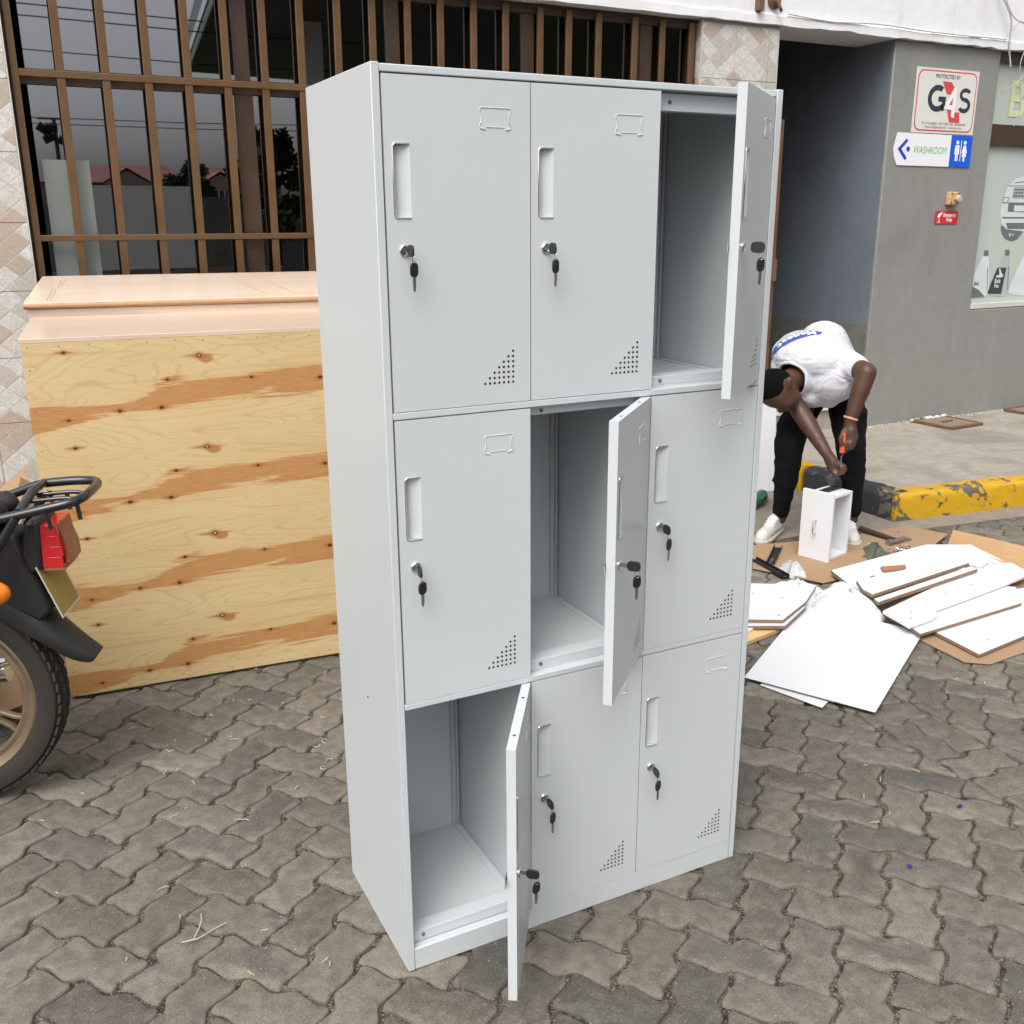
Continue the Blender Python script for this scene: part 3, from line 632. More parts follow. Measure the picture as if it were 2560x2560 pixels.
# bottles (print)
def lett(t, x, z, sz, m, lay=6): me = textmesh(t, sz, .0012, 'CENTER', .9); me.materials.append(m); o = link('lettering', me, sw_); o.rotation_euler = (math.pi/2, 0, 0); o.location = (x, SY-.0008*lay, z)
for k_, dx in enumerate((-.232, 0, .232, .464)):
    FL([(6.189+dx, 1.32), (6.252+dx, 1.319), (6.27+dx, 1.25), (6.308+dx, 1.04), (6.239+dx, 1.014), (6.066+dx, 1.030), (6.075+dx, 1.103), (6.142+dx, 1.239)], LQ0 if k_ % 2 else LP, 2)
    FL([(6.196+dx, 1.362), (6.243+dx, 1.361), (6.252+dx, 1.319), (6.199+dx, 1.32)], LG, 3); FL([(6.255+dx, 1.24), (6.262+dx, 1.24), (6.285+dx, 1.06), (6.277+dx, 1.06)], LG, 3)
    FL([(6.133+dx, 1.232), (6.233+dx, 1.23), (6.228+dx, 1.175), (6.213+dx, 1.036), (6.056+dx, 1.042), (6.075+dx, 1.103)], LD if k_ == 1 else LP, 4)
FL([(6.150, 1.225), (6.165, 1.225), (6.190, 1.185), (6.205, 1.180), (6.205, 1.160), (6.130, 1.160), (6.130, 1.175), (6.165, 1.178)], LP, 5)
lett('Belt', 6.150, 1.118, .046, LP); lett('Plus', 6.147, 1.085, .036, LP); lett('Belt', 5.918, 1.11, .036, LG); 
FL([(5.876, 1.103), (5.957, 1.073), (6.028, 1.022), (5.886, 1.02), (5.835, 1.02), (5.835, 1.11)], LO, 6)
me = textmesh('BE', .34, .006); me.materials.append(LV); o = link('lettering', me, sw_); o.rotation_euler = (math.pi/2, 0, 0); o.location = (6.02, SY-.003, 2.30)

# ---- signs
def board(name, label, x0, x1, z0, z1, mat, th=.004, cat='sign', poly=None):
    r_ = empty(name, ((x0+x1)/2, WY-.003, z0), label=label, cat=cat); pl = [(x0, z0), (x1, z0), (x1, z1), (x0, z1)] if poly is None else poly
    cx = (x0+x1)/2; Mx = Matrix(((1, 0, 0, -cx), (0, 0, -1, 0), (0, 1, 0, -z0), (0, 0, 0, 1)))
    MB().prism(pl, 0, th, Mx).build('board', mat, r_); r_['y'] = 0.0; del r_['y']
    def flat(poly, m, lay=1, nm='print'):
        n = len(poly); a = sum(poly[i][0]*poly[(i+1) % n][1]-poly[(i+1) % n][0]*poly[i][1] for i in range(n)); p2 = poly if a > 0 else poly[::-1]
        return MB().add([(p[0]-cx, -th-.0007*lay, p[1]-z0) for p in p2], [tuple(range(n))]).build(nm, m, r_)
    def text(s, x, z, size, m, lay=1, **kw):
        me = textmesh(s, size, **kw); me.materials.append(m); o = link('lettering', me, r_); o.rotation_euler = (math.pi/2, 0, 0); o.location = (x-cx, -th-.0007*lay, z-z0); return o
    return r_, flat, text
CREAM = M('cream_sign', (.66, .655, .61), .4, var=.03); REDP = M('red_print', (.62, .06, .08), .45); NAVY = M('navy_print', (.03, .035, .055), .45); WPR = M('white_print', (.80, .80, .80), .4); SBLUE = M('sign_blue', (.005, .10, .62), .35); SGREEN = M('sign_green', (.13, .40, .05), .45); DBLUE = M('dark_blue_print', (.01, .05, .45), .4)
r_, fl, tx = board('security_sign', 'cream security company board with red 4 logo and phone numbers on grey wall', 5.02, 5.622, 2.15, 2.560, CREAM)
def rrect(x0, x1, z0, z1, r, n=5):
    P = []
    for cx, cz, a0 in ((x1-r, z0+r, -90), (x1-r, z1-r, 0), (x0+r, z1-r, 90), (x0+r, z0+r, 180)):
        for i in range(n+1): a = R(a0+90*i/n); P.append((cx+r*math.cos(a), cz+r*math.sin(a)))
    return P
fl(rrect(5.036, 5.606, 2.163, 2.547, .05), REDP, 1); fl(rrect(5.045, 5.597, 2.172, 2.538, .045), CREAM, 2)
tx('PROTECTED BY', 5.318, 2.500, .034, NAVY, 3, align='CENTER', bold=.0006)
def arc(cx, cz, rx, rz, a0, a1, th, n=16):
    o_ = [(cx+rx*math.cos(R(a0+(a1-a0)*i/n)), cz+rz*math.sin(R(a0+(a1-a0)*i/n))) for i in range(n+1)]; i_ = [(cx+(rx-th)*math.cos(R(a0+(a1-a0)*i/n)), cz+(rz-th)*math.sin(R(a0+(a1-a0)*i/n))) for i in range(n+1)]
    return o_+i_[::-1]
fl(arc(5.235, 2.372, .092, .086, 55, 320, .036), NAVY, 3); fl([(5.245, 2.385), (5.318, 2.385), (5.312, 2.30), (5.285, 2.29), (5.282, 2.352), (5.245, 2.352)], NAVY, 3)
fl([(5.268, 2.482), (5.355, 2.480), (5.395, 2.440), (5.375, 2.35), (5.352, 2.40), (5.318, 2.405)], REDP, 4)
fl([(5.336, 2.305), (5.37, 2.225), (5.47, 2.225), (5.462, 2.292), (5.40, 2.29), (5.395, 2.318)], REDP, 4)
fl([(5.385, 2.445), (5.415, 2.445), (5.412, 2.252), (5.380, 2.262), (5.380, 2.305), (5.300, 2.308)], WPR, 5)
fl([(5.352, 2.335), (5.382, 2.335), (5.384, 2.385)], REDP, 6)
fl(arc(5.505, 2.405, .058, .044, 30, 265, .026), NAVY, 3); fl(arc(5.500, 2.338, .062, .050, -150, 88, .028), NAVY, 3)
tx('TEL: 0711042000 / 0732172000 / 020 - 6982000/999', 5.320, 2.205, .0215, NAVY, 3, align='CENTER', sx=.93); tx('Email: info@ke.g4s.com   www.g4s.co.ke', 5.320, 2.183, .0215, NAVY, 3, align='CENTER')
r_, fl, tx = board('washroom_sign', 'white washroom direction sign with blue arrow and blue pictogram panel', 4.872, 5.628, 1.936, 2.146, M('white_sign', (.78, .78, .82), .35, var=.02), poly=[(4.915, 1.938), (5.628, 1.936), (5.628, 2.143), (4.90, 2.146), (4.885, 2.10), (4.872, 2.04), (4.885, 1.985)])
fl([(5.415, 1.937), (5.6275, 1.9365), (5.6275, 2.1425), (5.415, 2.1430)], SBLUE, 1)
fl([(4.985, 2.110), (5.003, 2.095), (4.945, 2.042), (5.003, 1.985), (4.985, 1.970), (4.910, 2.042)], DBLUE, 1); fl([(5.008+.017*math.cos(a/8*math.pi), 2.043+.017*math.sin(a/8*math.pi)) for a in range(16)], DBLUE, 1)
tx('WASHROOM', 5.055, 2.018, .066, SGREEN, 1, sx=.83, shear=.12)
def circ(x, z, r): return [(x+r*math.cos(a/6*math.pi), z+r*math.sin(a/6*math.pi)) for a in range(12)]
fl(circ(5.482, 2.098, .014), WPR, 2); fl([(5.460, 2.080), (5.504, 2.080), (5.506, 2.02), (5.496, 2.02), (5.496, 1.975), (5.484, 1.975), (5.482, 2.01), (5.480, 1.975), (5.468, 1.975), (5.468, 2.02), (5.458, 2.02)], WPR, 2)
fl([(5.516, 1.975), (5.523, 1.975), (5.523, 2.112), (5.516, 2.112)], WPR, 2)
fl(circ(5.556, 2.098, .014), WPR, 2); fl([(5.545, 2.080), (5.567, 2.080), (5.584, 2.03), (5.575, 2.026), (5.572, 2.036), (5.578, 2.005), (5.566, 2.005), (5.566, 1.975), (5.546, 1.975), (5.546, 2.005), (5.534, 2.005), (5.540, 2.036), (5.537, 2.026), (5.528, 2.03)], WPR, 2)
r_, fl, tx = board('emergency_stop_sign', 'small red emergency stop plate under the push button', 5.341, 5.570, 1.553, 1.642, M('red_sign', (.60, .02, .035), .4, var=.04), .003, poly=rrect(5.341, 5.570, 1.553, 1.642, .01))
tx('Emergency', 5.420, 1.603, .034, WPR, 1, bold=.0009, sx=.84); tx('Stop', 5.452, 1.572, .034, WPR, 1, bold=.0009)
fl([(5.362, 1.600), (5.372, 1.622), (5.392, 1.628), (5.408, 1.638), (5.404, 1.618), (5.392, 1.604), (5.374, 1.594)], WPR, 1); fl([(5.378, 1.590), (5.384, 1.590), (5.384, 1.566), (5.396, 1.566), (5.396, 1.563), (5.360, 1.563), (5.360, 1.566), (5.378, 1.566)], WPR, 1)
ps = empty('emergency_push_button', (5.472, WY-.002, 1.682), label='worn beige push button box above the red emergency plate', cat='button')
MB().box(-.045, .045, -.042, 0, 0, .088).build('box', M('worn_orange_box', (.55, .34, .17), .6, var=.3, vs=30), ps, bevel=.006)
MX = Matrix.Translation((0.008, -.042, .042)) @ Matrix.Rotation(math.pi/2, 4, 'X')
MB().lathe([(0, 0), (.011, 0), (.011, .02), (.024, .022), (.026, .032), (.02, .04), (0, .041)], 20, MX).build('button', M('button_cap', (.50, .42, .32), .5), ps, smooth=40)
for sx, sz in ((-.032, .012), (.034, .012), (-.032, .076), (.034, .076)): MB().lathe([(0, 0), (.006, 0), (.006, .002), (0, .002)], 10, Matrix.Translation((sx, -.0425, sz)) @ Matrix.Rotation(math.pi/2, 4, 'X')).build('screw', DARK, ps)
# bracket on the beam, cables
br = MB(); br.box(3.615, 3.655, WY-.06, WY-.019, 2.775, 3.0); T(br.build('wall_bracket', RUST, bevel=.003), 'rusty iron bracket stub on the white beam', 'bracket')
hk = MB(); hk.lathe([(0, 0), (.045, 0), (.05, .01), (.03, .02), (.018, .045), (0, .048)], 14, Matrix.Translation((3.755, WY-.018, 2.845)) @ Matrix.Rotation(math.pi/2, 4, 'X')); hk.tube([(3.75, WY-.06, 2.84), (3.76, WY-.075, 2.80), (3.785, WY-.06, 2.785)], .009)
T(hk.build('pipe_stub', RUST, smooth=40), 'rusty pipe end sticking out of the white beam beside the bracket', 'pipe')
rg = random.Random(11)
def strand(pts, r=.004, mat=WIRE, label='', name='hanging_cable'):
    P = [Vector(p) for p in pts]; out_ = []
    for i in range(len(P)-1):
        p0, p1, p2, p3 = P[max(i-1, 0)], P[i], P[i+1], P[min(i+2, len(P)-1)]
        for t in range(8):
            t /= 8; out_.append(.5*((2*p1)+(-p0+p2)*t+(2*p0-5*p1+4*p2-p3)*t*t+(-p0+3*p1-3*p2+p3)*t**3))
    out_.append(P[-1]); o = MB().tube(out_, r, 6).build(name, mat, smooth=60); return T(o, label, 'cable', 'loose cables on the shop front')
cy = WY-.05
strand([(5.60, cy, 3.25), (5.68, cy-.01, 3.05), (5.79, cy-.02, 2.90), (5.83, cy, 2.74), (5.86, cy-.01, 2.60)], .006, WIRE, 'thick grey cable coming down the beam to the shop window')
strand([(5.62, cy, 3.2), (5.80, cy-.02, 2.92), (5.98, cy-.04, 2.86), (6.05, cy-.03, 2.70), (5.95, cy-.03, 2.52), (5.80, cy-.01, 2.44)], .0035, WIRE, 'thin cable looping lowest over the shop window corner')
strand([(5.81, cy, 2.80), (5.88, cy-.03, 2.88), (6.0, cy-.03, 2.80), (5.93, cy-.03, 2.62), (6.0, cy-.02, 2.35), (5.98, cy, 2.22)], .003, WIRE, 'thin cable curl dangling in front of the shop window')
strand([(3.85, WY-.047, 2.775), (4.2, WY-.048, 2.760), (4.6, WY-.048, 2.775), (5.1, WY-.048, 2.765), (5.8, WY-.048, 2.77)], .004, WIRE, 'grey cable running along the bottom edge of the white beam')
# manhole covers, plaster crumbs
def cover(x0, x1, y0, y1, label):
    r_ = empty('manhole_cover', ((x0+x1)/2, (y0+y1)/2, .142), R(3), label, 'manhole cover', 'covers in the sidewalk'); a, b = (x1-x0)/2, (y1-y0)/2
    f = MB()
    for q in (-1, 1): f.box(-a, a, q*b-.012, q*b+.012, .001, .022); f.box(q*a-.012, q*a+.012, -b+.0125, b-.0125, .001, .021)
    f.build('rim', RUST, r_, bevel=.002); MB().box(-a+.014, a-.014, -b+.014, b-.014, .001, .016).build('plate', M('cover_plate', (.20, .155, .105), .85, var=.3, vs=14, bump=.3), r_)
    MB().box(-.06, .05, -.012, .004, .0165, .026).build('handle', RUST, r_)
cover(5.30, 5.64, 3.07, 3.40, 'square rusty cover in the sidewalk below the washroom sign'); cover(6.28, 6.62, 3.06, 3.38, 'square rusty cover in the sidewalk at the right edge under the shop window')
cr = MB(); rg = random.Random(2)
for i in range(80):
    x = rg.uniform(4.83, 6.9); yv = WY-abs(rg.gauss(0, .035))-.004; s_ = rg.uniform(.002, .008); cr.ell((x, yv, .142+s_*.4), (s_, s_*.8, s_*.6), None, 6, 4)
for i in range(36):
    a = rg.choice((5.36, 5.46, 5.56)); s_ = rg.uniform(.006, .02); cr.ell((a+rg.gauss(0, .05), 3.40+rg.gauss(0, .01), .16), (s_, s_*.8, s_*.7), None, 6, 4)
T(cr.build('plaster_crumbs', M('plaster', (.55, .52, .47), .9)), 'pale plaster crumbs along the foot of the grey wall', 'crumbs', kind='stuff')
# ================================================================= LOCKER
LW, LD_, LH = .90, .397, 1.849
XC = [.0175, .3056, .5947, .8825]; ROWS = [(1.2475, 1.8326), (.6476, 1.2324), (.0546, .6326)]
lk = empty('steel_locker', (.45, .2, 0), label='tall pale grey steel locker with nine doors, three of them open', cat='locker')
LO_ = Vector((-.45, -.2, 0))
def L(mb, name, mat=PAINT, bevel=.0015, **kw): o = mb.build(name, mat, lk, bevel=bevel, **kw); o.location = LO_; return o
L(MB().box(0, .0155, 0, LD_, 0, LH), 'side_panel'); L(MB().box(LW-.0155, LW, 0, LD_, 0, LH), 'side_panel')
L(MB().box(.0162, LW-.0162, .001, LD_, 1.8345, LH-.002), 'top_panel')
L(MB().box(.0162, LW-.0162, LD_-.003, LD_-.0005, .01, 1.8335), 'back_panel', bevel=0)
L(MB().box(.0162, LW-.0162, .001, .02, 0, .0530), 'plinth')
for c in XC[1:3]:
    L(MB().box(c-.007, c+.007, .0225, LD_-.0035, .0535, 1.834), 'divider'); 
for j, (z0, z1) in enumerate(ROWS):
    zf = z0-.0015
    if j < 2: L(MB().box(.0162, LW-.0162, .0005, .0225, z0-.0145, z0-.0012), 'shelf_edge')
    for c in range(3):
        a, b = XC[c]+(.0 if c == 0 else .0075), XC[c+1]-(.0 if c == 2 else .0075)
        a = max(a, .016); b = min(b, LW-.016)
        L(MB().box(a, b, .023, LD_-.0035, zf-.010, zf+.004), 'shelf', bevel=.0008)
        st = MB(); st.box(a, b, .0232, .0258, zf+.0045, zf+.0235); st.box(a, b, .026, .062, zf+.0205, zf+.0235); L(st, 'door_stop', bevel=.0006)
        hh = (.034, .020, .008)[j]; tp = MB(); tp.box(a, b, .0232, .0258, z1-hh, z1-.0015); tp.box(a, b, .026, .050, z1-hh, z1-hh+.0025); L(tp, 'door_header', bevel=.0006)
        bf = MB()
        for zz in (zf+.0135, z1-.0175, z1-.012)[:2] if j == 0 else ((zf+.0135, z1-.012) if j == 1 else (zf+.0135,)): bf.lathe([(0, 0), (.0042, 0), (.0036, .003), (0, .0035)], 12, Matrix.Translation((a+.028, .0232, zz)) @ Matrix.Rotation(math.pi/2, 4, 'X'))
        L(bf, 'bumper', M('grey_rubber', (.13, .13, .14), .7) if 'grey_rubber' not in bpy.data.materials else bpy.data.materials['grey_rubber'], 0, smooth=40)
        ri = MB()
        for q in (b-.018, b-.004): ri.box(q-.004, q, LD_-.0135, LD_-.0036, zf+.005, z1-.002)
        for q in (a+.004,): ri.box(q, q+.004, LD_-.0135, LD_-.0036, zf+.005, z1-.002)
        L(ri, 'corner_rib', bevel=.001); L(MB().box(b-.020, b-.006, .064, LD_-.015, zf+.0042, zf+.0065), 'floor_rib', bevel=.0006)
L(MB().lathe([(0, 0), (.0022, 0), (.0022, .0012), (0, .0012)], 8, Matrix.Translation((-.0002, .19, .585)) @ Matrix.Rotation(-math.pi/2, 4, 'Y')), 'scuff', DARK, 0)

def door_meshes(w, h):
    hx0, hx1, hz0, hz1 = -w+.0150, -w+.0475, h-.236, h-.111
    mb = MB(); r = .006; hp = [(hx1, hz0), (hx1, hz1)]+[(hx0+r-r*math.sin(R(a)), hz1-r+r*math.cos(R(a))) for a in (0, 30, 60, 90)]+[(hx0+r-r*math.cos(R(a)), hz0+r-r*math.sin(R(a))) for a in (0, 30, 60, 90)]
    px, pz = .01008, .01; vx0, vz0 = -w+.1875-px/2, .0402-pz/2; vx1, vz1 = vx0+7*px, vz0+7*pz
    def quad(x0, x1, z0, z1): mb.add([(x0, 0, z0), (x1, 0, z0), (x1, 0, z1), (x0, 0, z1)], [(0, 1, 2, 3)])
    quad(-w, 0, 0, vz0); quad(-w, vx0, vz0, vz1); quad(vx1, 0, vz0, vz1); quad(-w, 0, vz1, hz0); quad(-w, hx0, hz0, hz1); quad(hx1, 0, hz0, hz1); quad(-w, 0, hz1, h)
    for zc_, s_ in ((hz1, 1), (hz0, -1)):       # rounded corners of the pull opening
        c_ = [(hx0, 0, zc_)]+[(x, 0, z) for x, z in (hp[2:6] if s_ > 0 else hp[6:10])]; mb.add(c_, [(0, i, i+1) for i in range(1, 4)])
    for c in range(7):
        for q in range(7):
            x0, z0 = vx0+c*px, vz0+q*pz
            if q > c: quad(x0, x0+px, z0, z0+pz); continue
            cx, cz = x0+px/2, z0+pz/2; oc = [(cx+.0027*math.cos(k*math.pi/4), 0, cz+.0027*math.sin(k*math.pi/4)) for k in range(8)]
            sq = [(x0+px, 0, cz), (x0+px, 0, z0+pz), (cx, 0, z0+pz), (x0, 0, z0+pz), (x0, 0, cz), (x0, 0, z0), (cx, 0, z0), (x0+px, 0, z0)]
            mb.add(oc+sq, [(k, (k+1) % 8, 8+(k+1) % 8, 8+k) for k in range(8)])
    t = .0185
    # rim and back of the folded sheet
    mb.add([(-w, 0, 0), (0, 0, 0), (0, 0, h), (-w, 0, h), (-w, t, 0), (0, t, 0), (0, t, h), (-w, t, h)], [(0, 4, 5, 1), (1, 5, 6, 2), (2, 6, 7, 3), (3, 7, 4, 0), (4, 7, 6, 5)])
    me = bpy.data.meshes.new('door_skin'); me.from_pydata(mb.v, [], mb.f); me.update(); me.materials.append(PAINT)
    vb = MB().add([(vx0, .003, vz0), (vx1, .003, vz0), (vx1, .003, vz1), (vx0, .003, vz1)], [(0, 1, 2, 3)]).mesh('vent_shade', DARK)  # dark sheet added for the shade inside the hollow door
    # recessed pull: floor slopes from deep at the left to flush at the right
    rp = MB(); d = .0165; P = [(x, 0, z) for x, z in hp]; Q = [(x, .0004+d*max(0, min(1, (hx1-x)/(hx1-hx0)))**.8, z) for x, z in hp]; m = len(P)
    xm = [hx0+(hx1-hx0)*k/6 for k in range(7)]
    rp.add(P+Q, [(i, (i+1) % m, m+(i+1) % m, m+i) for i in range(m)])
    fl = []; 
    for x in xm: yy = .0004+d*((hx1-x)/(hx1-hx0))**.8; fl += [(x, yy, hz0), (x, yy, hz1)]
    rp.add(fl, [(2*i, 2*i+2, 2*i+3, 2*i+1) for i in range(6)])
    pull = rp.mesh('pull', PAINT, 35)
    lip = MB(); lp = [(hx1-.001, -.0006, hz1)]+[(x, -.0006, z) for x, z in hp[2:]]+[(hx1-.001, -.0006, hz0)]; lip.tube(lp, .0016, 6); lipm = lip.mesh('pull_lip', CHROME, 60)
    # embossed name-card slot
    cs = MB(); x0, x1, z1, z0 = -w+.1825, -w+.2465, h-.0465, h-.083; y = -.0003
    def st(pts, rr=.0009): cs.tube([(x, y, z) for x, z in pts], rr, 6)
    st([(x0+.004, z1-.009), (x0+.001, z1-.007), (x0+.001, z1-.002), (x0+.004, z1), (x1-.004, z1), (x1-.001, z1-.002), (x1-.001, z1-.007), (x1-.004, z1-.009), (x1-.004, z0+.011), (x1-.001, z0+.009), (x1-.001, z0+.003)])
    st([(x0+.004, z1-.009), (x0+.004, z0+.011), (x0+.001, z0+.009), (x0+.001, z0+.003)]); st([(x0+.014, z0+.004), (x1-.014, z0+.004)])
    st([(x0+.0015, z0+.002), (x0+.012, z0)], .0016); st([(x1-.012, z0), (x1-.0015, z0+.002)], .0016)
    card = cs.mesh('card_slot', PAINT, 60)
    lk_ = MB(); MX = Matrix.Translation((-w+.0315, 0, h-.292)) @ Matrix.Rotation(math.pi/2, 4, 'X'); lk_.lathe([(0, 0), (.0105, 0), (.0105, .0025), (.0085, .0045), (.0065, .0046), (.006, .003), (0, .003)], 24, MX); lock = lk_.mesh('lock', CHROME, 40)
    cm_ = MB(); cm_.box(-w-.013, -w+.022, .0195, .0215, h-.300, h-.282); camm = cm_.mesh('lock_cam', CHROME)
    return dict(door=me, pull=pull, pull_lip=lipm, card_slot=card, lock=lock, lock_cam=camm, vent_shade=vb)
cache = {}
OPEN = {(0, 2): 39.0, (1, 1): 43.6, (2, 0): 56.6}
# keys: one in the lock, one on the ring
def keyset():
    r_ = empty('key_pair', (0, 0, 0))
    def head(M_):
        p = rrect(-.010, .010, 0, .027, .0075, 4); return p
    # key in the lock: blade along -y, bow in the yz plane
    k1 = MB(); MX = Matrix(((0, 0, 1, -.0016), (0, -1, 0, -.016), (1, 0, 0, 0), (0, 0, 0, 1))); k1.prism(rrect(-.0105, .0105, 0, .027, .008, 4), 0, .0036, MX); 
    k1o = k1.build('key', BLKPL, r_, bevel=.0008); MB().box(-.0008, .0008, -.017, -.002, -.004, .004).build('blade', STEEL, k1o)
    ring = MB(); ring.tube([(.002+.001*math.sin(a/18*2*math.pi), -.037+.0095*math.cos(a/18*2*math.pi)*.5, -.014+.0095*math.sin(a/18*2*math.pi)) for a in range(18)], .0007, 5, closed=True); ring.build('key_ring', STEEL, r_, smooth=60)
    k2 = MB(); MX = Matrix.Translation((.003, -.036, -.0455)) @ Matrix.Rotation(R(28), 4, 'Z') @ Matrix(((1, 0, 0, 0), (0, 0, -1, 0), (0, 1, 0, 0), (0, 0, 0, 1)))
    k2.prism(rrect(-.0098, .0098, 0, .026, .0085, 4), -.0018, .0018, MX); k2o = k2.build('key', BLKPL, r_, bevel=.0008)
    bl = MB(); bl.prism([(-.0035, 0), (.0035, 0), (.0035, -.016), (.0018, -.0195), (.0030, -.021), (0, -.0255), (-.003, -.023), (-.0035, -.016)], -.0008, .0008, MX); bl.build('blade', STEEL, k2o)
    return r_
proto = keyset(); first = True
RN = ['top', 'middle', 'bottom']; CN = ['left', 'centre', 'right']
for j, (z0, z1) in enumerate(ROWS):
    for c in range(3):
        x0, x1 = XC[c]+.0012, XC[c+1]-.0012; w_, h_ = round(x1-x0, 4), round(z1-z0-.0012, 4)
        if (w_, h_) not in cache: cache[(w_, h_)] = door_meshes(w_, h_)
        ms = cache[(w_, h_)]; ang = R(OPEN.get((j, c), 0)); yoff = 0.0002
        d = link('door', ms['door'], lk); d.location = LO_+Vector((x1, yoff, z0)); d.rotation_euler = (0, 0, ang)
        if ang: d['label'] = 'open door in the %s row, %s column' % (RN[j], CN[c])
        for nm in ('pull', 'pull_lip', 'card_slot', 'lock', 'lock_cam', 'vent_shade'): link(nm, ms[nm], d)
        if ang and j > 0:
            sh = MB()
            for q in (.055, .215): sh.box(-w_+q-.0035, -w_+q+.0035, .0075, .0105, h_-.0003, h_+.0003); sh.box(-w_+q-.0015, -w_+q+.0015, .0055, .0125, h_-.0003, h_+.0004)
            sh.build('slot_hole', DARK, d)
        k = proto if first else copytree(proto); first = False
        k['label'] = '%s pair of black keys hanging from the lock of the %s %s locker door' % ('open-door' if ang else 'small', RN[j], CN[c]); k['category'] = 'keys'; k['group'] = 'key pairs in the locker locks'
        base = Vector((x1, yoff, z0)); off = Matrix.Rotation(ang, 3, 'Z') @ Vector((-w_+.0315, -.0002, h_-.292)); k.location = base+off
        if ang:
            ks = [ch for ch in k.children if ch.name.startswith('key') and not ch.name.startswith('key_ring')]; p_ = Vector((.003, -.036, 0)); rz_ = Matrix.Rotation(R(-62), 3, 'Z')
            k2_ = ks[-1] if len(ks) > 1 else ks[0]; k2_.rotation_euler = (0, 0, R(-62)); k2_.location = p_-rz_ @ p_
        tw = {(0, 0): 0, (0, 1): -.1}.get((j, c), random.uniform(-.35, .35)); k.rotation_euler = (0, 0, ang+tw*.4)
for k in [o for o in bpy.data.objects if o.name.startswith('key_pair')]:
    k['label'] = k['label'].replace('small pair', 'pair').replace('open-door pair', 'pair')
# ================================================================= WOODEN CRATES
def quadbox(P, th, mat, name, parent=None, edge=None, bevel=0):
    pass
ca = math.atan2(1.685-1.761, .367+.567)
cr1 = empty('plywood_crate', (-.567, 1.761, 0), ca, 'large crate with knotty plywood front beside the grey locker', 'crate')
CWd, CH, CDp = 1.24, 1.226, .80
MB().box(0, CWd, 0, .009, .012, CH-.001).build('front_panel', PLY, cr1)
MB().box(.001, .010, .0095, CDp, .012, CH-.013).build('side_panel', PINE, cr1); MB().box(CWd-.010, CWd-.001, .0095, CDp, .012, CH-.013).build('side_panel', PINE, cr1)
MB().box(-.004, CWd, .0015, CDp, CH-.0005, CH+.013).build('top_panel', LAM, cr1, bevel=.001)
MB().box(.011, CWd-.011, CDp-.012, CDp, .012, CH-.013).build('back_panel', PINE, cr1)
MB().box(.02, CWd-.02, .02, CDp-.02, 0, .0115).build('base', PINE, cr1)
nl = MB(); rg = random.Random(4)
for i in range(14):
    nl.lathe([(0, 0), (.0019, 0), (.0015, .0010), (0, .0011)], 8, Matrix.Translation((.02+i*.088, -.0001, CH-.014+rg.gauss(0, .002))) @ Matrix.Rotation(math.pi/2, 4, 'X'))
    nl.lathe([(0, 0), (.0019, 0), (.0015, .0010), (0, .0011)], 8, Matrix.Translation((.02+i*.088+rg.gauss(0, .004), -.0001, .026+rg.gauss(0, .002))) @ Matrix.Rotation(math.pi/2, 4, 'X'))
for i in range(9): nl.lathe([(0, 0), (.0019, 0), (.0015, .0010), (0, .0011)], 8, Matrix.Translation((.018, -.0001, .1+i*.13)) @ Matrix.Rotation(math.pi/2, 4, 'X'))
nl.build('nail_heads', DARK, cr1)['kind'] = 'stuff'
# second crate behind, top slightly tilted up to the back
cr2 = empty('laminate_cabinet', (-.525, 2.60, 0), R(-8.5), 'pale laminate cabinet with rounded thick top behind the plywood crate', 'cabinet')
MB().box(.012, 1.22, -.003, .68, 0, 1.2655).build('carcass', LAM, cr2)
tp = MB(); 
prof = [(0.0, 1.266), (-.008, 1.271), (-.010, 1.280), (-.004, 1.289), (.01, 1.2925), (.72, 1.356), (.72, 1.328), (.012, 1.266)]
tp.add([(x, y_, z_) for x in (0, 1.25) for y_, z_ in prof], [tuple(range(8)), tuple(range(15, 7, -1))]+[(i, i+8, (i+1) % 8+8, (i+1) % 8) for i in range(8)])
tp.build('top', LAM, cr2, smooth=45)
MB().tube([(0, -.0085, 1.279), (1.25, -.0085, 1.279)], .0105, 10).build('edge_band', LAMEDGE, cr2, smooth=60)
ln = MB()
def scr(xa, ya, xb, yb, w_=.0035):
    za, zb = 1.2925+(ya-.01)*.0894+.0006, 1.2925+(yb-.01)*.0894+.0006; ln.add([(xa, ya, za), (xa+w_, ya, za), (xb+w_, yb, zb), (xb, yb, zb)], [(0, 1, 2, 3)])
for q in (.80, .92): scr(q, .62, q+.05, .36); scr(q+.055, .33, q+.115, .07)
for q in (.085, .098): scr(q, .62, q+.004, .38); scr(q-.012, .33, q-.010, .05)
ln.build('thin_line', M('thin_line_tone', (.47, .33, .235), .5), cr2)  # thin lines a little darker than the laminate top
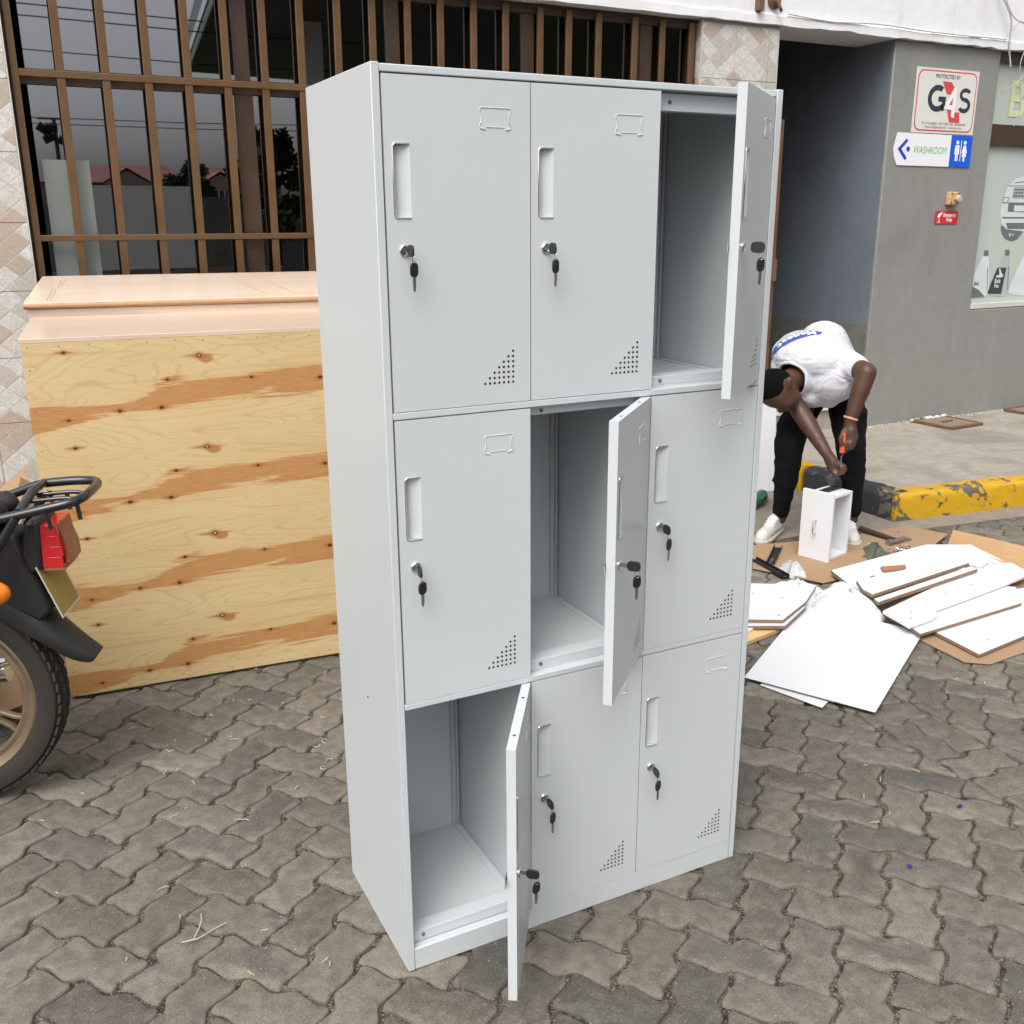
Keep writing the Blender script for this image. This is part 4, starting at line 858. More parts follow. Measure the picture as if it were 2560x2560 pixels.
# ================================================================= CARDBOARD BY THE WALL, left of the crate
def cbox(name, loc, rz, sx, sy, sz, label, flaps=True, th=.005):
    r_ = empty(name, loc, rz, label, 'cardboard box', 'cardboard boxes by the tiled wall')
    MB().box(0, sx, 0, th, 0, sz).build('side', CARD, r_); MB().box(0, sx, sy-th, sy, 0, sz).build('side', CARD, r_)
    MB().box(0, th, th, sy-th, 0, sz).build('side', CARD, r_); MB().box(sx-th, sx, th, sy-th, 0, sz).build('side', CARD, r_); MB().box(th, sx-th, th, sy-th, 0.001, th).build('bottom', CARD, r_)
    if flaps:
        for y0, s_, a in ((0, -1, 50), (sy, 1, 35)):
            Mx = Matrix.Translation((0, y0, sz)) @ Matrix.Rotation(R(-s_*a), 4, 'X'); MB().box(.003, sx-.003, -.002, .002, 0.001, sy*.42, Mx).build('flap', CARD, r_)
        for x0, s_, a in ((0, -1, 40), (sx, 1, 55)):
            Mx = Matrix.Translation((x0, 0, sz)) @ Matrix.Rotation(R(s_*a), 4, 'Y'); MB().box(-.002, .002, .003, sy-.003, 0.001, sx*.3, Mx).build('flap', CARD, r_)
    return r_
cbox('cardboard_box', (-1.13, 2.06, 0), R(4), .44, .36, .60, 'open cardboard box between the motorcycle and the tiled wall')
cbox('cardboard_box', (-1.42, 1.72, 0), R(-24), .42, .30, .30, 'low cardboard box behind the motorcycle wheel')
def torn(name, pts, loc, rot, label, th=.005):
    rg = random.Random(len(pts)*7+int(abs(loc[0])*90)); P = []
    for i in range(len(pts)):
        a = pts[i]; b = pts[(i+1) % len(pts)]; rag = len(a) > 2; n = 14 if rag else 1
        for k in range(n): t = k/n; j = rg.gauss(0, .006) if rag and k else 0; P.append((a[0]+(b[0]-a[0])*t+j, a[1]+(b[1]-a[1])*t+j*.8))
    o = MB().prism(P, 0, th).build(name, CARD, None, loc=loc, rot=rot); return T(o, label, 'cardboard', 'torn cardboard by the tiled wall')
torn('cardboard_sheet', [(.02, 0), (.11, 0), (.100, .76), (.060, .79, 1), (.03, .45, 1)], (-.680, 1.805, .004), (R(90), 0, 0), 'torn cardboard sheet standing against the left side of the plywood crate')
torn('cardboard_sheet', [(0, 0, 1), (.38, .02), (.36, .26, 1), (.02, .22)], (-1.02, 1.56, .012), (R(18), R(-8), R(14)), 'torn brown cardboard piece on the paving seen through the motorcycle wheel')
torn('cardboard_sheet', [(0, 0), (.42, 0, 1), (.40, .30), (0, .3, 1)], (-1.08, 1.85, .02), (R(40), R(6), R(-12)), 'cardboard flap leaning behind the motorcycle wheel')
st_ = MB(); st_.tube([(-1.15, 2.3, .62), (-.95, 2.55, .86), (-.66, 2.7, 1.0)], .008, 6); T(st_.build('packing_strap', WHITE, smooth=60), 'white plastic packing strap above the cardboard box', 'strap')

# ================================================================= MOTORCYCLE (rear half in view)
mc = empty('motorcycle', (-.885, 1.25, 0), R(-20), 'black motorcycle with luggage rack, red tail light and dusty alloy wheel', 'motorcycle')
WR = .322
def Mo(mb, name, mat, parent=mc, **kw): return mb.build(name, mat, parent, **kw)
AX = Matrix.Translation((0, 0, WR)) @ Matrix.Rotation(math.pi/2, 4, 'X')     # lathe axis -> -y
ty = MB(); prof = [(.245, -.036), (.262, -.046), (.285, -.051), (.303, -.047), (.314, -.034), (.3195, -.015), (.3205, 0), (.3195, .015), (.314, .034), (.303, .047), (.285, .051), (.262, .046), (.245, .036)]
ty.lathe(prof, 72, AX, closed=True); whl = empty('wheel', (0, 0, 0), parent=mc)
tyre = Mo(ty, 'tyre', RUBBER, whl, smooth=35)
tr = MB(); nT = 58
for i in range(nT):
    a = 2*math.pi*i/nT
    for (wv, r0, dx, da) in ((-.036, .311, .010, 0), (-.015, .3185, .009, .5), (.012, .3185, .009, .15), (.034, .312, .010, .6)):
        Mx = AX @ Matrix.Rotation(a+da*2*math.pi/nT, 4, 'Z') @ Matrix.Translation((r0, 0, wv)) @ Matrix.Rotation(R(20 if wv < 0 else -20), 4, 'X')
        tr.box(-.002, .0042, -.0125, .0115, -dx, dx, Mx)
Mo(tr, 'tread', RUBBER, whl)['kind'] = 'stuff'
rm = MB(); rm.lathe([(.252, -.040), (.246, -.043), (.236, -.036), (.226, -.024), (.214, -.026), (.208, -.018), (.208, .018), (.214, .026), (.226, .024), (.236, .036), (.246, .043), (.252, .040)], 72, AX, closed=True)
rim = Mo(rm, 'rim', RIM, whl, smooth=35)
for i in range(6):
    a = 2*math.pi*i/6+.55; s_ = MB()
    for q in (-1, 1):
        P = []
        for (rr, off, hh) in ((.05, .006, .013), (.12, .011, .011), (.19, .016, .010), (.212, .024, .011)):
            P.append((rr, q*off, hh))
        vs = []
        for rr, off, hh in P: vs += [(rr, off-.006, -hh), (rr, off+.006, -hh), (rr, off+.006, hh), (rr, off-.006, hh)]
        vs = [AX @ Matrix.Rotation(a, 4, 'Z') @ Vector(v) for v in vs]; s_.add(vs, [(k*4+e, k*4+(e+1) % 4, k*4+4+(e+1) % 4, k*4+4+e) for k in range(3) for e in range(4)]+[(0, 1, 2, 3), (12, 13, 14, 15)])
    Mo(s_, 'spoke', RIM, whl, bevel=.003)
hb = MB(); hb.lathe([(0, -.075), (.012, -.075), (.012, -.05), (.045, -.045), (.065, -.03), (.065, .03), (.045, .05), (.012, .055), (.012, .085), (0, .085)], 28, AX); Mo(hb, 'hub', RIM, whl, smooth=35)
vl = MB(); vl.tube([tuple(AX @ Vector((.212*math.cos(-.8), .212*math.sin(-.8), 0))), tuple(AX @ Vector((.180*math.cos(-.8), .180*math.sin(-.8), -.01)))], .006, 8); Mo(vl, 'valve', DARK, whl)
# fender: arc over the wheel, flattened tail
fe = MB(); path = []
for a in (128, 112, 96, 80, 66, 54, 44): path.append((.375*math.cos(R(a)), WR+.375*math.sin(R(a)), .062))
path += [(.308, .555, .066), (.345, .512, .066), (.385, .468, .058), (.432, .432, .040)]
vs = []; m = 7
for i, (s_, z_, hw) in enumerate(path):
    p0 = path[max(i-1, 0)]; p1 = path[min(i+1, len(path)-1)]; t = Vector((p1[0]-p0[0], p1[1]-p0[1])).normalized(); nn = Vector((-t.y, t.x))
    if nn.dot(Vector((s_, z_-WR))) < 0: nn = -nn
    for q, dr in ((-1, -.062), (-1, -.022), (-.72, 0), (0, .012), (.72, 0), (1, -.022), (1, -.062)):
        k2 = .5 if i >= len(path)-1 else (1 if i < len(path)-3 else .75); vs.append((s_+nn.x*dr*k2, q*hw, z_+nn.y*dr*k2))
fe.add(vs, [(i*m+k, (i+1)*m+k, (i+1)*m+k+1, i*m+k+1) for i in range(len(path)-1) for k in range(m-1)])
fo = Mo(fe, 'fender', FENDER, smooth=60); md = fo.modifiers.new('sol', 'SOLIDIFY'); md.thickness = .004; md = fo.modifiers.new('sub', 'SUBSURF'); md.levels = 2; md.render_levels = 2
# under-tail bracket between fender and tail light
ub = MB(); ub.prism([(.20, .60), (.30, .545), (.335, .58), (.318, .63), (.288, .715), (.268, .80), (.20, .80)], -.055, .055, Matrix(((1, 0, 0, 0), (0, 0, -1, 0), (0, 1, 0, 0), (0, 0, 0, 1)))); Mo(ub, 'under_tail', FENDER, bevel=.012)
# tail light: black base, red stepped lens, rear face coloured with the brown it reflects
XZ = Matrix(((1, 0, 0, 0), (0, 0, -1, 0), (0, 1, 0, 0), (0, 0, 0, 1)))
lt = empty('tail_light', (0, 0, 0), parent=mc)
Mo(MB().prism([(.278, .745), (.300, .835), (.338, .838), (.330, .700), (.296, .690)], -.070, .070, XZ), 'light_base', BLKPL, lt, bevel=.01)
for i in range(4):
    z0 = .705+i*.0295; sh = .001*i; Mo(MB().prism([(.329+sh, z0), (.392-.006*max(0, i-1)-.003*(3-i), z0), (.390-.008*max(0, i-1)-.003*(3-i), z0+.0290), (.331+sh, z0+.0290)], -.062, .062, XZ), 'red_lens', RED, lt, bevel=.0012)
Mo(MB().prism([(.329, .694), (.384, .694), (.384, .7045), (.329, .7045)], -.060, .060, XZ), 'clear_lens', CLEARB, lt, bevel=.002)
Mo(MB().prism([(.384, .707), (.398, .712), (.396, .755), (.376, .822), (.368, .822), (.380, .75)], -.046, .046, XZ), 'reflect_brown_face', CLEARB, lt, bevel=.002)
# plate
pt = empty('number_plate', (0, 0, 0), parent=mc); Fp = frame((.338, 0, .645), (0, 1, 0), (.33, 0, -.944))
MB().box(-.078, .078, -.070, .085, -.002, .0, Fp).build('plate_edge', PALE, pt); pf = MB().box(-.072, .072, -.064, .079, -.0025, .0012, Fp).build('plate_face', PLATE, pt)
for i in range(7): MB().box(-.083+i*.0245, -.065+i*.0245, -.03+.02*(i % 2), .035, .0012, .0014, Fp).build('worn_digit', M('worn_print', (.07, .05, .02), .7) if 'worn_print' not in bpy.data.materials else bpy.data.materials['worn_print'], pt) if i in () else None
# rack
rk = empty('luggage_rack', (0, 0, 0), parent=mc); rt = .0125
def crv(pts, n=6):
    P = [Vector(p) for p in pts]; o_ = []
    for i in range(len(P)-1):
        a, b, c, d = P[max(i-1, 0)], P[i], P[i+1], P[min(i+2, len(P)-1)]
        for t in range(n): t /= n; o_.append(.5*((2*b)+(-a+c)*t+(2*a-5*b+4*c-d)*t*t+(-a+3*b-3*c+d)*t**3))
    return o_+[P[-1]]
loop_ = [(-.05, -.115, .815), (.12, -.115, .835), (.24, -.112, .855), (.36, -.108, .878), (.425, -.100, .890), (.452, -.078, .896), (.460, -.04, .899), (.460, .04, .900), (.452, .078, .902), (.425, .098, .902), (.36, .105, .90), (.29, .11, .892), (.22, .112, .868), (.12, .112, .835)]
Mo(MB().tube(crv(loop_), rt, 12), 'rail', BLKPAINT, rk, smooth=60)
Mo(MB().tube([(.305, -.105, .872), (.308, .0, .900), (.305, .105, .898)], .012, 10), 'cross_bar', BLKPAINT, rk, smooth=60)
for q in (-.035, .03): Mo(MB().tube(crv([(.308, q, .882), (.40, q, .888), (.438, q, .882), (.455, q, .893)]), .006, 8), 'slat', BLKPAINT, rk, smooth=60)
for s_, q, z_ in ((.375, -.107, .87), (.444, -.085, .888), (.385, .03, .885), (.325, .08, .88)): Mo(MB().tube([(s_, q, z_), (s_+.004, q, z_-.045)], .006, 8), 'peg', BLKPAINT, rk, smooth=60)
for q in (-.115, .112): Mo(MB().tube([(.30, q, .862), (.20, q, .72), (.10, q, .62), (-.05, q, .56)], .012, 10), 'strut', BLKPAINT, rk, smooth=60)
# seat, side cover, frame, shock, swing arm, chain guard, exhaust, indicator
se = MB()
for s0, z0, r0, s1, z1, r1 in ((-.62, .80, .10, -.2, .80, .115), (-.2, .80, .115, .16, .835, .09), (.16, .835, .09, .222, .86, .05)): se.cap((s0, -.045, z0), r0*.75, (s1, -.045, z1), r1*.75); se.cap((s0, .045, z0), r0*.75, (s1, .045, z1), r1*.75)
so = blob('seat', se, SEAT, .016, 8, mc)
Mo(MB().prism([(-.55, .56), (-.05, .52), (.16, .70), (.20, .79), (-.1, .76), (-.55, .74)], -.10, .10, XZ), 'side_cover', BLKPAINT, bevel=.02, seg=3)
for q in (-.085, .085):
    Mo(MB().tube([(-.55, q, .40), (-.25, q, .36), (0.03, q, WR)], .018, 10), 'swing_arm', BLKPAINT, smooth=60)
    Mo(MB().tube([(-.04, q*1.25, WR+.03), (-.02, q*1.25, .50), (.02, q*1.25, .66)], .017, 10), 'shock_absorber', CHROME, smooth=60)
Mo(MB().tube([(.04, -.11, .70), (.16, -.15, .675), (.19, -.155, .672)], .008, 8), 'indicator_stem', BLKPL, smooth=60)
ind = MB(); ind.ell((.225, -.155, .672), (.050, .030, .034)); Mo(ind, 'indicator', AMBER, smooth=60)
Mo(MB().tube([(-.6, .13, .30), (-.2, .135, .31), (.12, .14, .33)], [.03, .042, .038], 14), 'exhaust', CHROME, smooth=60)
tk = MB(); tk.cap((-.95, 0, .86), .15, (-.66, 0, .84), .11); blob('fuel_tank', tk, BLKPAINT, .02, 6, mc)
Mo(MB().prism([(-.85, .28), (-.45, .28), (-.40, .52), (-.55, .68), (-.9, .66)], -.10, .10, XZ), 'engine', STEEL, bevel=.03, seg=3)
fw = copytree(whl, mc); fw.location = (-1.27, 0, 0)
for q in (-.085, .085): Mo(MB().tube([(-1.27, q, WR), (-1.09, q, .80), (-1.03, q, .98)], .02, 10), 'fork_tube', STEEL, smooth=60)
Mo(MB().tube(crv([(-.85, -.36, 1.0), (-.98, -.30, 1.03), (-1.02, -.08, 1.0), (-1.02, .08, 1.0), (-.98, .30, 1.03), (-.85, .36, 1.0)]), .012, 10), 'handlebar', BLKPAINT, smooth=60)
hl = MB(); hl.ell((-1.17, 0, .88), (.09, .10, .10)); Mo(hl, 'headlight', PALE, smooth=60)
ff = MB(); vs = []
for i, a in enumerate(range(150, 39, -10)):
    for q, rr in ((-.06, .34), (-.055, .365), (0, .375), (.055, .365), (.06, .34)): vs.append((-1.27+rr*math.cos(R(a)), q, WR+rr*math.sin(R(a))))
ff.add(vs, [(i*5+k, (i+1)*5+k, (i+1)*5+k+1, i*5+k+1) for i in range(11) for k in range(4)]); o = Mo(ff, 'front_fender', FENDER, smooth=60); md = o.modifiers.new('sol', 'SOLIDIFY'); md.thickness = .004
# ================================================================= PERSON
J = dict(pelvis=(3.184,2.113,0.766), hipR=(3.105,2.148,0.747), hipL=(3.214,2.042,0.754), thighR=(2.940,2.099,0.573), kneeR=(2.847,2.021,0.501), shinR=(2.860,2.037,0.353), calfR=(2.868,2.057,0.233), cuffR=(2.882,2.085,0.125), ankR=(2.885,2.090,0.087), thighL=(3.141,1.933,0.615), kneeL=(3.074,1.830,0.499), shinL=(3.111,1.837,0.375), cuffL=(3.160,1.858,0.150), ankL=(3.170,1.872,0.10), backtop=(2.957,2.012,0.927), chest=(2.970,1.931,0.846), front=(2.908,1.963,0.762), slL0=(3.021,1.910,0.920), slL1=(2.993,1.797,0.888), shR=(2.838,2.086,0.888), waist1=(3.076,2.078,0.966), waist2=(3.241,2.142,0.790), neck0=(2.855,1.959,0.865), neck1=(2.750,1.948,0.837), head=(2.684,1.957,0.800), hair=(2.669,1.971,0.812), ear=(2.663,1.859,0.845), jaw=(2.727,1.915,0.773), nose=(2.703,1.939,0.689), eye=(2.646,1.896,0.741), elL=(2.960,1.663,0.900), wrL=(2.891,1.673,0.674), knL=(2.890,1.660,0.600), i1=(2.864,1.658,0.570), i2=(2.868,1.661,0.525), m1=(2.869,1.639,0.573), m2=(2.880,1.642,0.546), n1=(2.886,1.637,0.579), n2=(2.896,1.640,0.548), p1=(2.899,1.638,0.589), p2=(2.908,1.643,0.560), t0=(2.860,1.676,0.630), t1=(2.837,1.670,0.593), t2=(2.842,1.665,0.562), sd0=(2.857,1.671,0.591), sd1=(2.857,1.671,0.527), sd2=(2.855,1.674,0.482), elR=(2.800,1.950,0.722), wrR=(2.833,1.744,0.508), paR=(2.851,1.712,0.460), f1=(2.866,1.683,0.472), f2=(2.875,1.661,0.460), f3=(2.853,1.668,0.457), g1=(2.870,1.680,0.457), g2=(2.878,1.658,0.442), g3=(2.854,1.667,0.443), h1=(2.868,1.681,0.438), h2=(2.872,1.663,0.422), h3=(2.849,1.673,0.427), q1=(2.840,1.695,0.423), q2=(2.849,1.680,0.401))
J = {k: Vector(v) for k, v in J.items()}
VD = Vector((.6948, .7192, 0)); RT = Vector((.7192, -.6948, 0)); UP = Vector((0, 0, 1))
MI = Matrix(((RT.x, VD.x, 0), (RT.y, VD.y, 0), (0, 0, 1)))          # columns: image right, away, up
man = empty('person', (3.0, 1.95, 0), label='person in white printed t-shirt and black trousers bending over a white drawer with a screwdriver', cat='person')
PO = Vector((-3.0, -1.95, 0))
def P(o): o.parent = man; o.location = PO; return o
bd = MB()
# head: crown towards image left, face down
HM = MI @ Matrix.Rotation(R(12), 3, 'Y')
bd.ell(J['head'], (.100, .078, .092), HM); bd.ell(J['head']+RT*.035-UP*.030, (.070, .062, .070), HM); bd.ell(J['jaw']-UP*.005, (.052, .050, .055), HM)
bd.ell(J['nose']+UP*.012, (.016, .014, .020), HM); bd.ell(J['nose']+RT*.030+UP*.018, (.018, .022, .014), HM); bd.ell(J['ear']+VD*.022, (.020, .012, .030), HM)
bd.cap(J['neck1'], .056, J['neck0'], .064); bd.cap(J['head']+RT*.04, .055, J['neck1'], .056)
# torso core and legs inside the clothes
bd.cap(J['neck0'], .08, J['backtop'], .12); bd.cap(J['backtop'], .12, J['waist2'], .11); bd.cap(J['waist2'], .11, J['pelvis'], .11)
for s in 'RL':
    bd.cap(J['hip'+s], .07, J['knee'+s], .05); bd.cap(J['knee'+s], .05, J['ank'+s], .034); 
# arms
shL = J['slL0']; bd.cap(J['backtop'], .09, shL, .06); bd.cap(shL, .058, J['elL'], .047); bd.cap(J['elL'], .046, J['wrL'].lerp(J['elL'], .65), .045); bd.cap(J['wrL'].lerp(J['elL'], .65), .045, J['wrL'], .028)
shR = J['shR']; bd.cap(J['backtop'], .09, shR, .06); bd.cap(shR, .056, J['elR'], .046); bd.cap(J['elR'], .044, J['wrR'].lerp(J['elR'], .62), .045); bd.cap(J['wrR'].lerp(J['elR'], .62), .045, J['wrR'], .028)
# hands
bd.cap(J['wrL'], .026, J['knL']+RT*.012, .026); bd.cap(J['wrL'], .024, J['knL']-RT*.016, .024); bd.cap(J['knL'], .026, J['knL']+UP*.03, .028)
def fing(a, b, c, r): bd.cap(a, r, b, r*.95); bd.cap(b, r*.95, c, r*.8)
K = J['knL']
fing(K-RT*.024, J['i1'], J['i2'], .0098); fing(K-RT*.004-UP*.004, J['m1'], J['m2'], .0098); fing(K+RT*.012, J['n1'], J['n2'], .0095); fing(K+RT*.026+UP*.006, J['p1'], J['p2'], .0085); fing(J['t0'], J['t1'], J['t2'], .0115)
bd.cap(J['wrR'], .027, J['paR']+UP*.008, .027); bd.cap(J['wrR'], .024, J['paR']-UP*.02-RT*.005, .022)
q = J['paR']; fing(q+RT*.012+UP*.012, J['f1'], J['f2'], .0098); bd.cap(J['f2'], .009, J['f3'], .008); fing(q+RT*.014, J['g1'], J['g2'], .0098); bd.cap(J['g2'], .009, J['g3'], .008); fing(q+RT*.012-UP*.012, J['h1'], J['h2'], .009); bd.cap(J['h2'], .0085, J['h3'], .0075); fing(q-UP*.02-RT*.01, J['q1'], J['q2'], .0115)
body = P(blob('body', bd, SKIN, .0075, 3))
# hair cap
hr = MB(); hr.ell(J['head']-RT*.012+UP*.012, (.100, .083, .090), HM); ho = P(blob('hair', hr, HAIRM, .010, 3))
bm = bmesh.new(); bm.from_mesh(ho.data)
pl = J['head']+RT*.030-UP*.060; nn = (RT*.80-UP*.60).normalized()
bmesh.ops.bisect_plane(bm, geom=bm.verts[:]+bm.edges[:]+bm.faces[:], plane_co=pl, plane_no=nn, clear_outer=True); bm.to_mesh(ho.data); bm.free()
# trousers: legs with creases
tr = MB()
tr.cap(J['hipR']+UP*.05, .095, J['hipL']+UP*.05, .095)
def leg(s, pts):
    for (a, ra), (b, rb) in zip(pts[:-1], pts[1:]): tr.cap(J[a] if isinstance(a, str) else a, ra, J[b] if isinstance(b, str) else b, rb)
leg('R', [('hipR', .092), ('thighR', .083), ('kneeR', .074), ('shinR', .064), ('calfR', .052), ('cuffR', .044)])
leg('L', [('hipL', .094), ('thighL', .086), ('kneeL', .074), ('shinL', .062), ('cuffL', .043)])
for s, zs_ in (('R', (.44, .40, .30)), ('L', (.43, .38, .34))):
    for z_ in zs_:
        a = J['knee'+s].lerp(J['cuff'+s], (J['knee'+s].z-z_)/(J['knee'+s].z-J['cuff'+s].z)); tr.ell(a, (.069, .066, .012), None, 16, 8)
tr.box(-.02, .02, -.06, .06, -.05, .05, Matrix.Translation(J['thighL']+RT*.075) @ Matrix.Rotation(R(-45), 4, 'Z'))
P(blob('trousers', tr, TROUS, .010, 3, None, .014, .06))
# t-shirt
sh = MB()
sh.ell(J['backtop']-RT*.005, (.205, .235, .140), MI @ Matrix.Rotation(R(4), 3, 'Y')); sh.ell(J['chest']+RT*.01, (.155, .17, .140), MI); sh.ell(J['front']+UP*.005, (.10, .11, .075), MI)
sh.ell(J['front']+RT*.085-UP*.02, (.06, .07, .05), MI); sh.cap(J['slL0']-RT*.03, .090, J['slL0'].lerp(J['elL'], .62), .068); sh.ell(J['shR']+RT*.03, (.10, .12, .095), MI); sh.cap(J['waist1'], .135, J['waist2'], .145); sh.cap(J['neck0']+VD*.02+RT*.03, .085, J['neck1']+RT*.045+VD*.01, .066)
sh.cap(J['slL0']+VD*.1-UP*.02, .10, J['waist2']+RT*.05-UP*.02, .10)
shirt_o = P(blob('t_shirt', sh, SHIRT, .0075, 9, None, .009, .09))
bm = bmesh.new(); bm.from_mesh(shirt_o.data)           # neck and sleeve openings
def opening(c_, d_, rad, start):
    kill = [v for v in bm.verts if (v.co-c_).dot(d_) > start and ((v.co-c_)-d_*(v.co-c_).dot(d_)).length < rad]
    bmesh.ops.delete(bm, geom=kill, context='VERTS')
opening(J['neck0'], (J['neck1']-J['neck0']).normalized(), .088, .075)
ax_ = (J['neck1']-J['neck0']).normalized(); bvs = [v.co.copy() for v in bm.verts if v.is_boundary and (v.co-J['neck1']).length < .16]
bm.to_mesh(shirt_o.data); bm.free()
if len(bvs) > 12:                       # ribbed collar round the neck opening
    c_ = sum(bvs, Vector())/len(bvs); u_ = ax_.orthogonal().normalized(); w2_ = ax_.cross(u_); bins = {}
    for p in bvs: d_ = p-c_; bins.setdefault(int(math.atan2(d_.dot(w2_), d_.dot(u_))/(2*math.pi)*24) % 24, []).append(p)
    ring_ = [sum(bins[i], Vector())/len(bins[i]) for i in sorted(bins)]; n_ = len(ring_)
    for _ in range(2): ring_ = [(ring_[i-1]+ring_[i]*2+ring_[(i+1) % n_])/4 for i in range(n_)]
    co_ = MB().tube(ring_, .0085, 8, closed=True).build('collar', SHIRT, man, smooth=60); co_.location = PO
cl_ = MB(); 
# print on the back: laid onto the shirt by projection along the back's normal
bvh = BVHTree.FromPolygons([v.co.copy() for v in shirt_o.data.vertices], [tuple(p.vertices) for p in shirt_o.data.polygons])
def onshirt(u, v):       # u along image right, v up the back; project from above and towards the viewer
    o_ = J['backtop']+RT*u+UP*.3-VD*.16+(UP*.72+VD*.70)*v; hit = bvh.ray_cast(o_, (VD*.55-UP*.83).normalized()); return hit[0]+hit[1]*.0025 if hit[0] else None
def decal(me, fu, mat, name):
    bm = bmesh.new(); bm.from_mesh(me); bmesh.ops.triangulate(bm, faces=bm.faces)
    for it in range(3):
        long = [e for e in bm.edges if e.calc_length() > .02]
        if not long: break
        bmesh.ops.subdivide_edges(bm, edges=long, cuts=1); bmesh.ops.triangulate(bm, faces=bm.faces)
    bad = []
    for v in bm.verts:
        p = onshirt(*fu(v.co.x, v.co.y))
        if p is None: bad.append(v)
        else: v.co = p
    bmesh.ops.delete(bm, geom=bad, context='VERTS'); bm.to_mesh(me); bm.free(); me.materials.clear(); me.materials.append(mat); o = link(name, me, man); o.location = PO; return o
def fu_logo(x, y): c_, s_ = math.cos(R(198)), math.sin(R(198)); return (-.085+x*c_-y*s_, -.055+x*s_+y*c_)
poly = [(-.125, -.010), (-.10, -.034), (-.03, -.036), (.05, -.034), (.13, -.038), (.105, .020), (.06, .034), (0, .034), (-.06, .024), (-.11, .014)]
lm = MB().add([(a, b, 0) for a, b in poly], [tuple(range(len(poly)))]).mesh('shirt_logo'); decal(lm, fu_logo, BLUEP, 'shirt_logo')
tm = textmesh('Maqest', .060, .0012, 'CENTER'); WSH = M('white_shirt_print', (.8, .8, .82), .9)
def fu_t(x, y): return fu_logo(x*1.05, y-.022)
_os = onshirt
def onshirt(u, v, f=_os):
    p = f(u, v); return p+Vector((0, -.0006, .0018)) if p else None
decal(tm, fu_t, WSH, 'shirt_lettering')
tm = textmesh('Instant Dry', .034, 0, 'CENTER'); decal(tm, lambda x, y: fu_logo(x*1.1-.01, y-.068), GREYP, 'shirt_lettering')
# shoes
def shoe(toe, heel, name):
    toe = Vector(toe); heel = Vector(heel); d = (toe-heel).normalized(); s = Vector((-d.y, d.x, 0)); r_ = empty(name, (0, 0, 0), parent=man); r_.location = PO
    def ol(k, z): return [heel+d*(a*(toe-heel).length)+s*b*k for a, b in ((-.02, .018), (.03, .033), (.25, .036), (.55, .042), (.78, .047), (.93, .036), (1.0, .012), (1.0, -.012), (.93, -.034), (.78, -.044), (.55, -.036), (.25, -.034), (.03, -.033), (-.02, -.018))]
    o = MB(); a = ol(1.03, 0); o.prism([(p.x, p.y) for p in a], .001, .024); so = o.build('sole', SOLE, r_, bevel=.006)
    u = MB(); L_ = (toe-heel).length
    u.cap(heel+d*.045+UP*.050, .036, heel+d*.07+UP*.075, .034); u.cap(heel+d*.05+UP*.045, .036, heel+d*(L_-.06)+UP*.034, .037); u.cap(heel+d*(L_-.06)+UP*.034, .037, heel+d*(L_-.04)+UP*.030, .032)
    u.cap(heel+d*.09+UP*.085, .030, heel+d*.17+UP*.048, .030)
    uo = blob('upper', u, SHOE, .007, 3, r_)
    la = MB()
    for t in range(5):
        c_ = heel+d*(.115+.024*t)+UP*(.106-.011*t); la.tube([c_+s*.026-UP*.014, c_+UP*.004, c_-s*.026-UP*.014], .0035, 6)
    la.build('laces', WHITE, r_, smooth=60)
shoe((2.655, 1.985, 0), (2.925, 2.135, 0), 'shoe'); shoe((3.055, 1.725, 0), (3.225, 1.965, 0), 'shoe')
wb = MB()
for q in (0, .009):
    c_ = J['wrL'].lerp(J['elL'], .05+q*2.2); ax = (J['wrL']-J['elL']).normalized(); b1 = ax.orthogonal().normalized(); b2 = ax.cross(b1); wb.tube([c_+(b1*math.cos(a/10*math.pi)+b2*math.sin(a/10*math.pi))*.0325 for a in range(20)], .0028, 6, closed=True)
wbo = wb.build('bracelet', M('pink_beads', (.55, .28, .22), .5), man, smooth=60); wbo.location = PO
# screwdriver
sd = empty('screwdriver', tuple(J['sd1']), label='orange and black screwdriver held in the hand', cat='screwdriver'); o_ = J['sd1']
MB().tube([J['sd0']+UP*.03-o_, J['sd0']-o_, J['sd1']-o_], [.012, .014, .012], 12).build('handle', ORANGE, sd, smooth=50); MB().tube([J['sd1']-o_, J['sd1']+(J['sd2']-J['sd1'])*.35-o_], [.012, .009], 12).build('collar', BLKPL, sd, smooth=50); MB().tube([J['sd1']+(J['sd2']-J['sd1'])*.3-o_, J['sd2']-UP*.04-o_], .0042, 8).build('shaft', STEEL, sd, smooth=50)

# ================================================================= DRAWER on end
a = Vector((2.705, 1.749, 0)); b = Vector((2.745, 1.588, 0)); dr = empty('drawer', tuple(a), label='white drawer standing on its end in front of the bending person', cat='drawer'); ax = (b-a).normalized(); nx = Vector((-ax.y, ax.x, 0)); W_ = (b-a).length
Fd = Matrix(((ax.x, nx.x, 0, 0), (ax.y, nx.y, 0, 0), (0, 0, 1, 0), (0, 0, 0, 1)))
def D(mb_args, name, mat=WHITE, bevel=.001): return MB().box(*mb_args, Fd).build(name, mat, dr, bevel=bevel)
D((0, W_, 0, .016, .0, .352), 'front_panel'); D((.025, W_-.012, .017, .188, .322, .335), 'side'); D((.025, W_-.012, .017, .188, .016, .029), 'side'); D((.025, W_-.012, .175, .188, .030, .321), 'back'); D((.018, .0245, .017, .188, .016, .335), 'bottom')
D((.055, .095, .02, .184, .3355, .345), 'rail', BLKPL)
hd = MB(); hd.tube([Fd @ Vector(p) for p in ((.085, 0, .145), (.085, -.022, .147), (.085, -.022, .213), (.085, 0, .215))], .004, 8); hd.build('handle', CHROME, dr, smooth=50)

